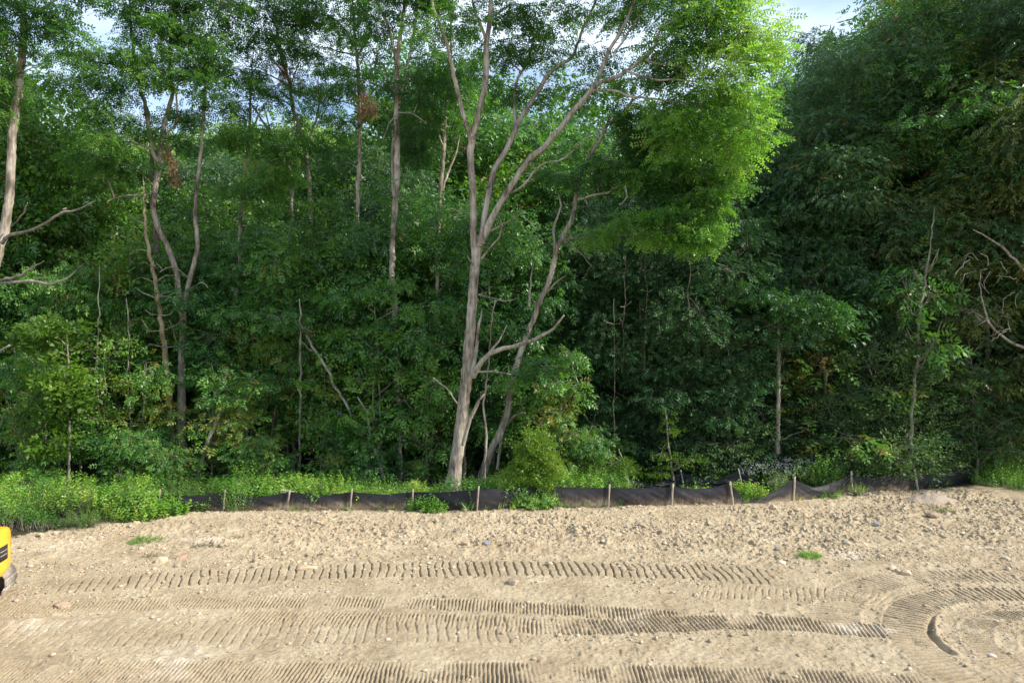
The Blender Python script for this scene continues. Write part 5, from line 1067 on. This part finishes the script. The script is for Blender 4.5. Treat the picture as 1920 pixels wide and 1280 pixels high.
leafmass("sapling", "ash sapling with light green tiers around the upright Y trunk's lower part", "sapling", 'ash', (25.4, 25.4, [(715, 900, 2), (712, 760, 1.8), (706, 640, 1.4), (702, 570, .8)]), [(705, 545, 30, 16, 25.2, .7), (720, 600, 26, 18, 25.2, .6), (790, 575, 36, 16, 25, .75), (705, 660, 30, 20, 25.2, .6), (715, 690, 24, 12, 25.2, .6), (790, 640, 24, 14, 25, .6), (650, 560, 30, 16, 25.4, .5), (755, 530, 22, 12, 25, .6)], 47, per=11, sub=5.5, sr=.22)
leafmass("sapling", "ash sapling with pale grey-green leaf fans left of the leaning broken pole", "sapling", 'ash', (24.6, 24.6, [(250, 905, 2), (252, 850, 1.6), (255, 820, 1)]), [(215, 830, 30, 14, 24.4, .3), (250, 820, 34, 16, 24.4, .3), (285, 835, 28, 12, 24.4, .3), (190, 815, 20, 10, 24.4, .3)], 48, per=11, sub=6, sr=.2, scale=1.1)
leafmass("sapling", "blue-green ash sapling with a pale drooping leaf tier in the dark right half", "sapling", 'ash', (25.2, 25.2, [(1458, 850, 3.6), (1460, 700, 3.4), (1461, 610, 3), (1463, 560, 2)]), [(1480, 570, 34, 18, 25, .45), (1530, 565, 40, 14, 24.8, .55), (1545, 600, 40, 14, 24.6, .6), (1490, 595, 24, 12, 25, .5), (1570, 580, 22, 12, 24.6, .65), (1430, 545, 26, 14, 25.2, .4), (1455, 620, 20, 8, 25, .4)], 49, per=13, sub=5, sr=.22)

# ------------------------------------------------------------ weeds and undergrowth
def weeds(mbL, mbS, xy, hts, rng, kind='weed', tint=None, sc_=1.0):
    n = len(xy)
    zb = np.array([gz(x, y) for x, y in xy]); P = np.column_stack([xy, zb])
    D = np.stack([rng.normal(0, .22, n), rng.normal(0, .22, n), np.ones(n)], 1)
    L = {'weed': .48, 'herb': .72, 'grass': .25}[kind]
    lift = np.maximum(hts - L * sc_ * 1.0, 0)[:, None]
    Dn = D / np.linalg.norm(D, axis=1)[:, None]; P2 = P + Dn * lift
    if mbS is not None: twigs_fast(mbS, P, P2 + Dn * .1, .006)
    tt = (rng.random(n) * .5 + .2) if tint is None else tint
    sprays(mbL, P2, Dn, kind, np.minimum(hts / L, sc_) * rng.uniform(.8, 1.2, n), tt, rng, up=.0)
rw = np.random.default_rng(31)
FB = np.array([G(*q)[:2] for q in [(225, 968), (300, 962), (421, 959), (657, 957), (893, 962), (1020, 951), (1257, 947), (1410, 945), (1484, 940), (1540, 935), (1595, 924), (1718, 918), (1835, 900), (2300, 880)]])
def fy(x): return np.interp(x, FB[:, 0], FB[:, 1])
def scatter(n, x0, x1, d0, d1, ref=fy): x = rw.uniform(x0, x1, n); return np.column_stack([x, ref(x) + rw.uniform(d0, d1, n)])
L_, S_ = MB(), MB()
def patch(n, pxa, pxb, d0, d1, h0, h1, kind='weed', t0=.2, t1=.7, Y=23.0, ref=fy, sc_=.8):
    xy = scatter(n, gpos(pxa, Y), gpos(pxb, Y), d0, d1, ref)
    pxs = CX + xy[:, 0] / xy[:, 1] * F; xy = xy[~((pxs > 1165) & (pxs < 1500) & (xy[:, 1] < 24.9) & (rw.random(len(xy)) < .9))]; n = len(xy)
    k = fbm(xy[:, 0], xy[:, 1], 1.3, 17, 2); h = np.clip(h0 + (h1 - h0) * ((k - .5) * 2.6 + .45), .12, 1.3)
    k2 = fbm(xy[:, 0], xy[:, 1], .7, 19, 2); tt = np.clip(t0 - .25 + (t1 - t0) * (rw.random(n) * .4 + (k2 - .5) * 2.2 + .45), 0, 1)
    weeds(L_, S_, xy, h, rw, kind, tt, sc_)
patch(2600, 200, 1000, .15, 3.0, .25, .8, t0=.2, t1=.95)
patch(900, 1000, 1190, .4, 3.0, .3, .75, t0=.0, t1=.6)
patch(900, 1190, 1500, 1.6, 3.6, .3, .8, t0=.25, t1=.85)
patch(1300, 1500, 1920, .9, 3.2, .3, .85, t0=.25, t1=.9)
patch(300, 1190, 1500, .2, .9, .2, .5, t0=.4, t1=.8)
patch(1900, -300, 260, -1.7, 3.2, .3, .85, t0=.2, t1=.9, Y=22)
patch(1000, -200, 330, -1.9, 1.0, .3, .9, 'herb', .2, .7, Y=21, sc_=1.0)
patch(500, 300, 1150, .1, 1.2, .4, .9, 'herb', .2, .7, sc_=1.0)
patch(2600, -100, 1950, 2.0, 6.0, .3, .8, t0=0, t1=.35, Y=25)
patch(1300, -200, 2000, -.1, 2.0, .2, .4, 'grass', .3, .9, sc_=1.6)
u = empty("undergrowth", (0, 23.5, 0)); o = L_.mesh("undergrowth", LM['weed'], False); bpy.data.objects.remove(u)
tag(link("undergrowth", o), "dense bright green weeds and ground cover behind the fence and on the left bank", "weeds", kind="stuff")
tag(link("weed_stalks", S_.mesh("weed_stalks", BK['grey'])), "thin stalks and dry stems standing among the weeds behind the fence", "weed stalks", kind="stuff")
def shoots(name, kind, mat, seed, n, spread, h, sc_, t0, t1):
    rg = np.random.default_rng(seed); lm, sm = MB(), MB(); L = {'weed': .48, 'herb': .72}[kind]
    nc = 5; cc = rg.normal(0, spread * .5, (nc, 2)); ch = rg.uniform(.5, 1.0, nc); w_ = rg.integers(0, nc, n)
    xy = cc[w_] * .6; P = np.column_stack([xy + rg.normal(0, .05, (n, 2)), np.zeros(n)])
    hh = h * ch[w_] * rg.uniform(.35, 1.0, n); D = np.column_stack([cc[w_] * .5 + rg.normal(0, .42, (n, 2)), np.ones(n)]); D /= np.linalg.norm(D, axis=1)[:, None]
    P2 = P + D * np.maximum(hh - L * sc_, .02)[:, None]
    twigs_fast(sm, P, P2 + D * .1, .005); sprays(lm, P2, D, kind, np.minimum(hh / L, sc_) * rg.uniform(.75, 1.25, n), t0 + (t1 - t0) * (.5 * rg.random(n) + .5 * rg.random(nc)[w_]), rg, up=0)
    return sm.mesh(name + "_stems", BK['grey']), lm.mesh(name + "_leaves", LM[mat], False)
GEN['wbA'] = shoots("wb_a", 'weed', 'weed', 21, 120, .5, 1.15, .62, .3, .9)
GEN['wbB'] = shoots("wb_b", 'weed', 'lime', 22, 90, .45, 1.3, .5, 0, .5)
GEN['wbC'] = shoots("wb_c", 'herb', 'fine', 23, 170, .55, 1.3, .85, .5, 1)
GEN['wbD'] = shoots("wb_d", 'herb', 'weed', 24, 110, .5, 1.2, .75, .2, .7)
wl = {'wbA': "leafy bright weed bush", 'wbB': "lime green weed bush", 'wbC': "pale weed bush", 'wbD': "ferny dark green weed bush"}
rb = np.random.default_rng(8)
for px in list(np.arange(8, 330, 23)) + list(np.arange(330, 940, 22)) + list(np.arange(1060, 1200, 26)) + list(np.arange(1500, 1960, 24)):
    px = px + rb.uniform(-10, 10); left = px < 300
    d = rb.uniform(-1.5, 1.6) if left else rb.uniform(.45, 1.7)
    x = gpos(px, 22.3 if px < 1500 else 24.5); y = fy(x) + d
    k = rb.choice(['wbA', 'wbB', 'wbC', 'wbD'], p=[.3, .2, .3, .2]); s_ = rb.uniform(.5, 1.1)
    if 790 < px < 930 and not left: s_ *= .5
    px2 = CX + x / y * F
    place("weed_bush", GEN[k], x, y, s_, None, where(("low " if s_ < .8 else "tall " if s_ > 1 else "") + wl[k], ("by the fence" if not left else "bank front" if d < 0 else "bank back"), px2), "weed bush", "weed bushes along the fence", sz=s_ * rb.uniform(.85, 1.2), names=("stems", "leaves"))
for i_, (px, dyy, hh_, sp, kd, lb) in enumerate([(445, .6, 1.45, .6, 'weed', "tall pale leafy weed rising behind the fence right of the second stake"), (500, .9, 1.2, .7, 'weed', "leafy weed hump behind the fence between second and third stakes"), (620, .7, 1.1, .6, 'weed', "yellow-green weed hump behind the fence left of the fourth stake"), (700, .8, 1.15, .6, 'herb', "feathery weed clump behind the fence right of the fourth stake"), (1080, .9, 1.35, .8, 'weed', "bright weed mass behind the fence right of the lime shrub"), (1640, .8, 1.3, .9, 'weed', "bright weed mass over the fence between the last two stakes"), (1560, 1.0, 1.35, .8, 'weed', "tall bright weeds behind the dip of the fence right of the gap"), (1760, .9, 1.3, .9, 'weed', "bright weeds behind the fence right of the last stake"), (150, .2, 1.4, .9, 'weed', "tall bright weed clump in the middle of the left bank"), (40, .1, 1.2, .9, 'herb', "feathery weed clump at the left edge bank"), (230, .5, 1.2, .8, 'weed', "leafy clump at the right part of the left bank")]):
    PL_TODO = globals().setdefault('PL_TODO', []); PL_TODO.append((px, dyy, hh_, sp, kd, lb, 70 + i_))
# white flower specks
n = 420; xy = scatter(n, gpos(1390, 24.5), gpos(1600, 24.5), 1.2, 2.8); P = np.column_stack([xy, .55 + .45 * rw.random(n)])
Fl = MB(); sprays(Fl, P, np.tile([0, 0, 1.0], (n, 1)) + rw.normal(0, .4, (n, 3)), 'tiny', .6, rw.random(n), rw)
WF = plain("white petals", (.75, .76, .72), .7, .1)
tag(link("white_flowers", Fl.mesh("white_flowers", WF, False)), "scattered tiny white flowers in the shade behind the gap of the fence", "flowers", kind="stuff")

def plant(name, label, cat, px, py, n, spread, h0, h1, kind='weed', t0=.3, t1=.8, sc_=.8, seed=1, dy=0.0, leafm='weed', yflat=.6):
    rg = np.random.default_rng(seed); g_ = G(px, py); x, y = g_[0], g_[1] + dy
    if cat == 'plant': n = int(n * 2.3); sc_ *= 1.25; h0 *= 1.15; h1 *= 1.2; t0 = min(.9, t0 + .1); t1 = min(1, t1 + .12)
    lm, sm = MB(), MB(); a = rg.uniform(0, 6.28, n); d = spread * np.sqrt(rg.random(n))
    xy = np.column_stack([d * np.cos(a), d * np.sin(a) * yflat]); hh = (h0 + (h1 - h0) * rg.random(n)) * (1 - .5 * d / spread)
    P = np.column_stack([xy * .55, np.zeros(n)]); D = np.column_stack([xy * .9 / max(spread, .1) * .5, np.ones(n)]) + rg.normal(0, .15, (n, 3)); D /= np.linalg.norm(D, axis=1)[:, None]
    L = {'weed': .48, 'herb': .72, 'grass': .25}[kind]; lift = np.maximum(hh - L * sc_, 0)[:, None]; P2 = P + D * lift + np.column_stack([xy * .45, np.zeros(n)])
    twigs_fast(sm, P, P2 + D * .08, .005); sprays(lm, P2, D, kind, np.minimum(hh / L, sc_) * rg.uniform(.8, 1.2, n), t0 + (t1 - t0) * rg.random(n), rg, up=0)
    root = empty(name, (x, y, gh(x, y) - .02)); link("leaves", lm.mesh("leaves", LM[leafm], False), root); link("stems", sm.mesh("stems", BK['grey']), root)
    return tag(root, label, cat)
plant("weed_plant", "leafy weed clump growing in front of the fence under the fifth stake", "plant", 790, 962, 46, .42, .3, .62, seed=1, sc_=.6, t0=.2, t1=.6)
plant("weed_plant", "small weed clump right of the clump under the fifth stake", "plant", 822, 964, 22, .28, .2, .4, seed=2, sc_=.5, t0=.1, t1=.5)
plant("weed_plant", "tall pale green weed rising over the fence beside the second stake", "plant", 447, 958, 60, .45, .6, 1.25, 'herb', seed=3, sc_=.8, t0=.4, t1=.7)
plant("weed_plant", "small weed right of the third stake from the left", "plant", 562, 955, 12, .15, .25, .4, seed=4, sc_=.5)
plant("weed_plant", "leafy weed in front of the fabric between the first two stakes", "plant", 378, 958, 26, .3, .35, .6, seed=5, sc_=.55)
plant("weed_plant", "bushy bright green plant covering the left end of the fence", "plant", 262, 972, 110, .85, .4, .95, seed=6, sc_=.65, t0=.35, t1=.8)
plant("weed_plant", "round leafy plant in front of the first stake from the left", "plant", 315, 966, 70, .5, .35, .75, seed=7, sc_=.6, t0=.35, t1=.8)
plant("weed_plant", "bright weeds growing up through the gap between the two fences", "plant", 1415, 938, 70, .7, .35, .65, seed=8, sc_=.7, dy=.7, t0=.4, t1=.85)
plant("weed_plant", "bright weed clump behind the fence left of the gap", "plant", 1310, 932, 40, .6, .3, .5, seed=9, sc_=.7, dy=.2, t0=.35, t1=.8)
plant("weed_plant", "vine-like weed climbing the stake right of the gap", "plant", 1601, 928, 14, .1, .3, .75, seed=10, sc_=.4, dy=-.15)
plant("weed_plant", "low weeds at the foot of the torn fabric right of the gap", "plant", 1540, 932, 46, .6, .15, .35, seed=11, sc_=.4, dy=-.1)
plant("weed_plant", "feathery green bush growing over the right end of the fence", "plant", 1900, 912, 200, 1.2, .5, 1.1, 'herb', seed=12, sc_=.9, dy=.2, t0=.3, t1=.6)
plant("weed_plant", "weed clump cut by the right edge on the bare soil", "plant", 1912, 915, 50, .5, .4, .75, 'herb', seed=14, sc_=.7, dy=-.3, t0=.3, t1=.6)
for (px, dyy, hh_, sp, kd, lb, sd_i) in PL_TODO:
    plant("weed_plant", lb, "plant", px, 640 + H * F / float(fy(gpos(px, 22.5 if px < 1500 else 24.6))), 75, sp, hh_ * .5, hh_, kd, seed=sd_i, sc_=.62 if kd == 'weed' else .8, dy=dyy, t0=.35, t1=.8)
plant("grass_tuft", "round grass tuft alone on the right half of the bare lot", "grass tuft", 1517, 1045, 60, .30, .14, .3, 'grass', seed=15, sc_=1.0)
plant("grass_tuft", "long wispy grass tuft lying on the soil at the left", "grass tuft", 270, 1012, 44, .42, .15, .34, 'grass', seed=16, sc_=1.1, yflat=.8)
plant("grass_tuft", "flat green creeping weed patch left of centre below the fence", "grass tuft", 380, 1024, 60, .32, .08, .14, 'weed', seed=17, sc_=.22, t0=.1, t1=.4)
plant("grass_tuft", "small creeping weed above the pale boulder", "grass tuft", 283, 1040, 30, .22, .08, .14, 'weed', seed=18, sc_=.22, t0=.1, t1=.5)
plant("grass_tuft", "small green weed on the soil near the shaded mound", "grass tuft", 1778, 960, 36, .3, .12, .24, 'weed', seed=19, sc_=.3, t0=.1, t1=.4)
plant("grass_tuft", "tiny weed on the soil right of the middle", "grass tuft", 1070, 990, 14, .16, .08, .15, 'weed', seed=20, sc_=.22, t0=0, t1=.3)
plant("grass_tuft", "tiny creeping weed at the left below the fence's first stakes", "grass tuft", 447, 1006, 18, .16, .08, .15, 'weed', seed=21, sc_=.22, t0=0, t1=.3)
plant("orange_flower", "small orange flowering sprig behind the fence left of the second stake", "flower", 391, 915, 16, .22, .75, .95, 'weed', seed=22, sc_=.3, dy=1.0, leafm='dead', t0=0, t1=1)
print("objects:", len(sc.objects), "polys:", sum(len(m.polygons) for m in bpy.data.meshes))
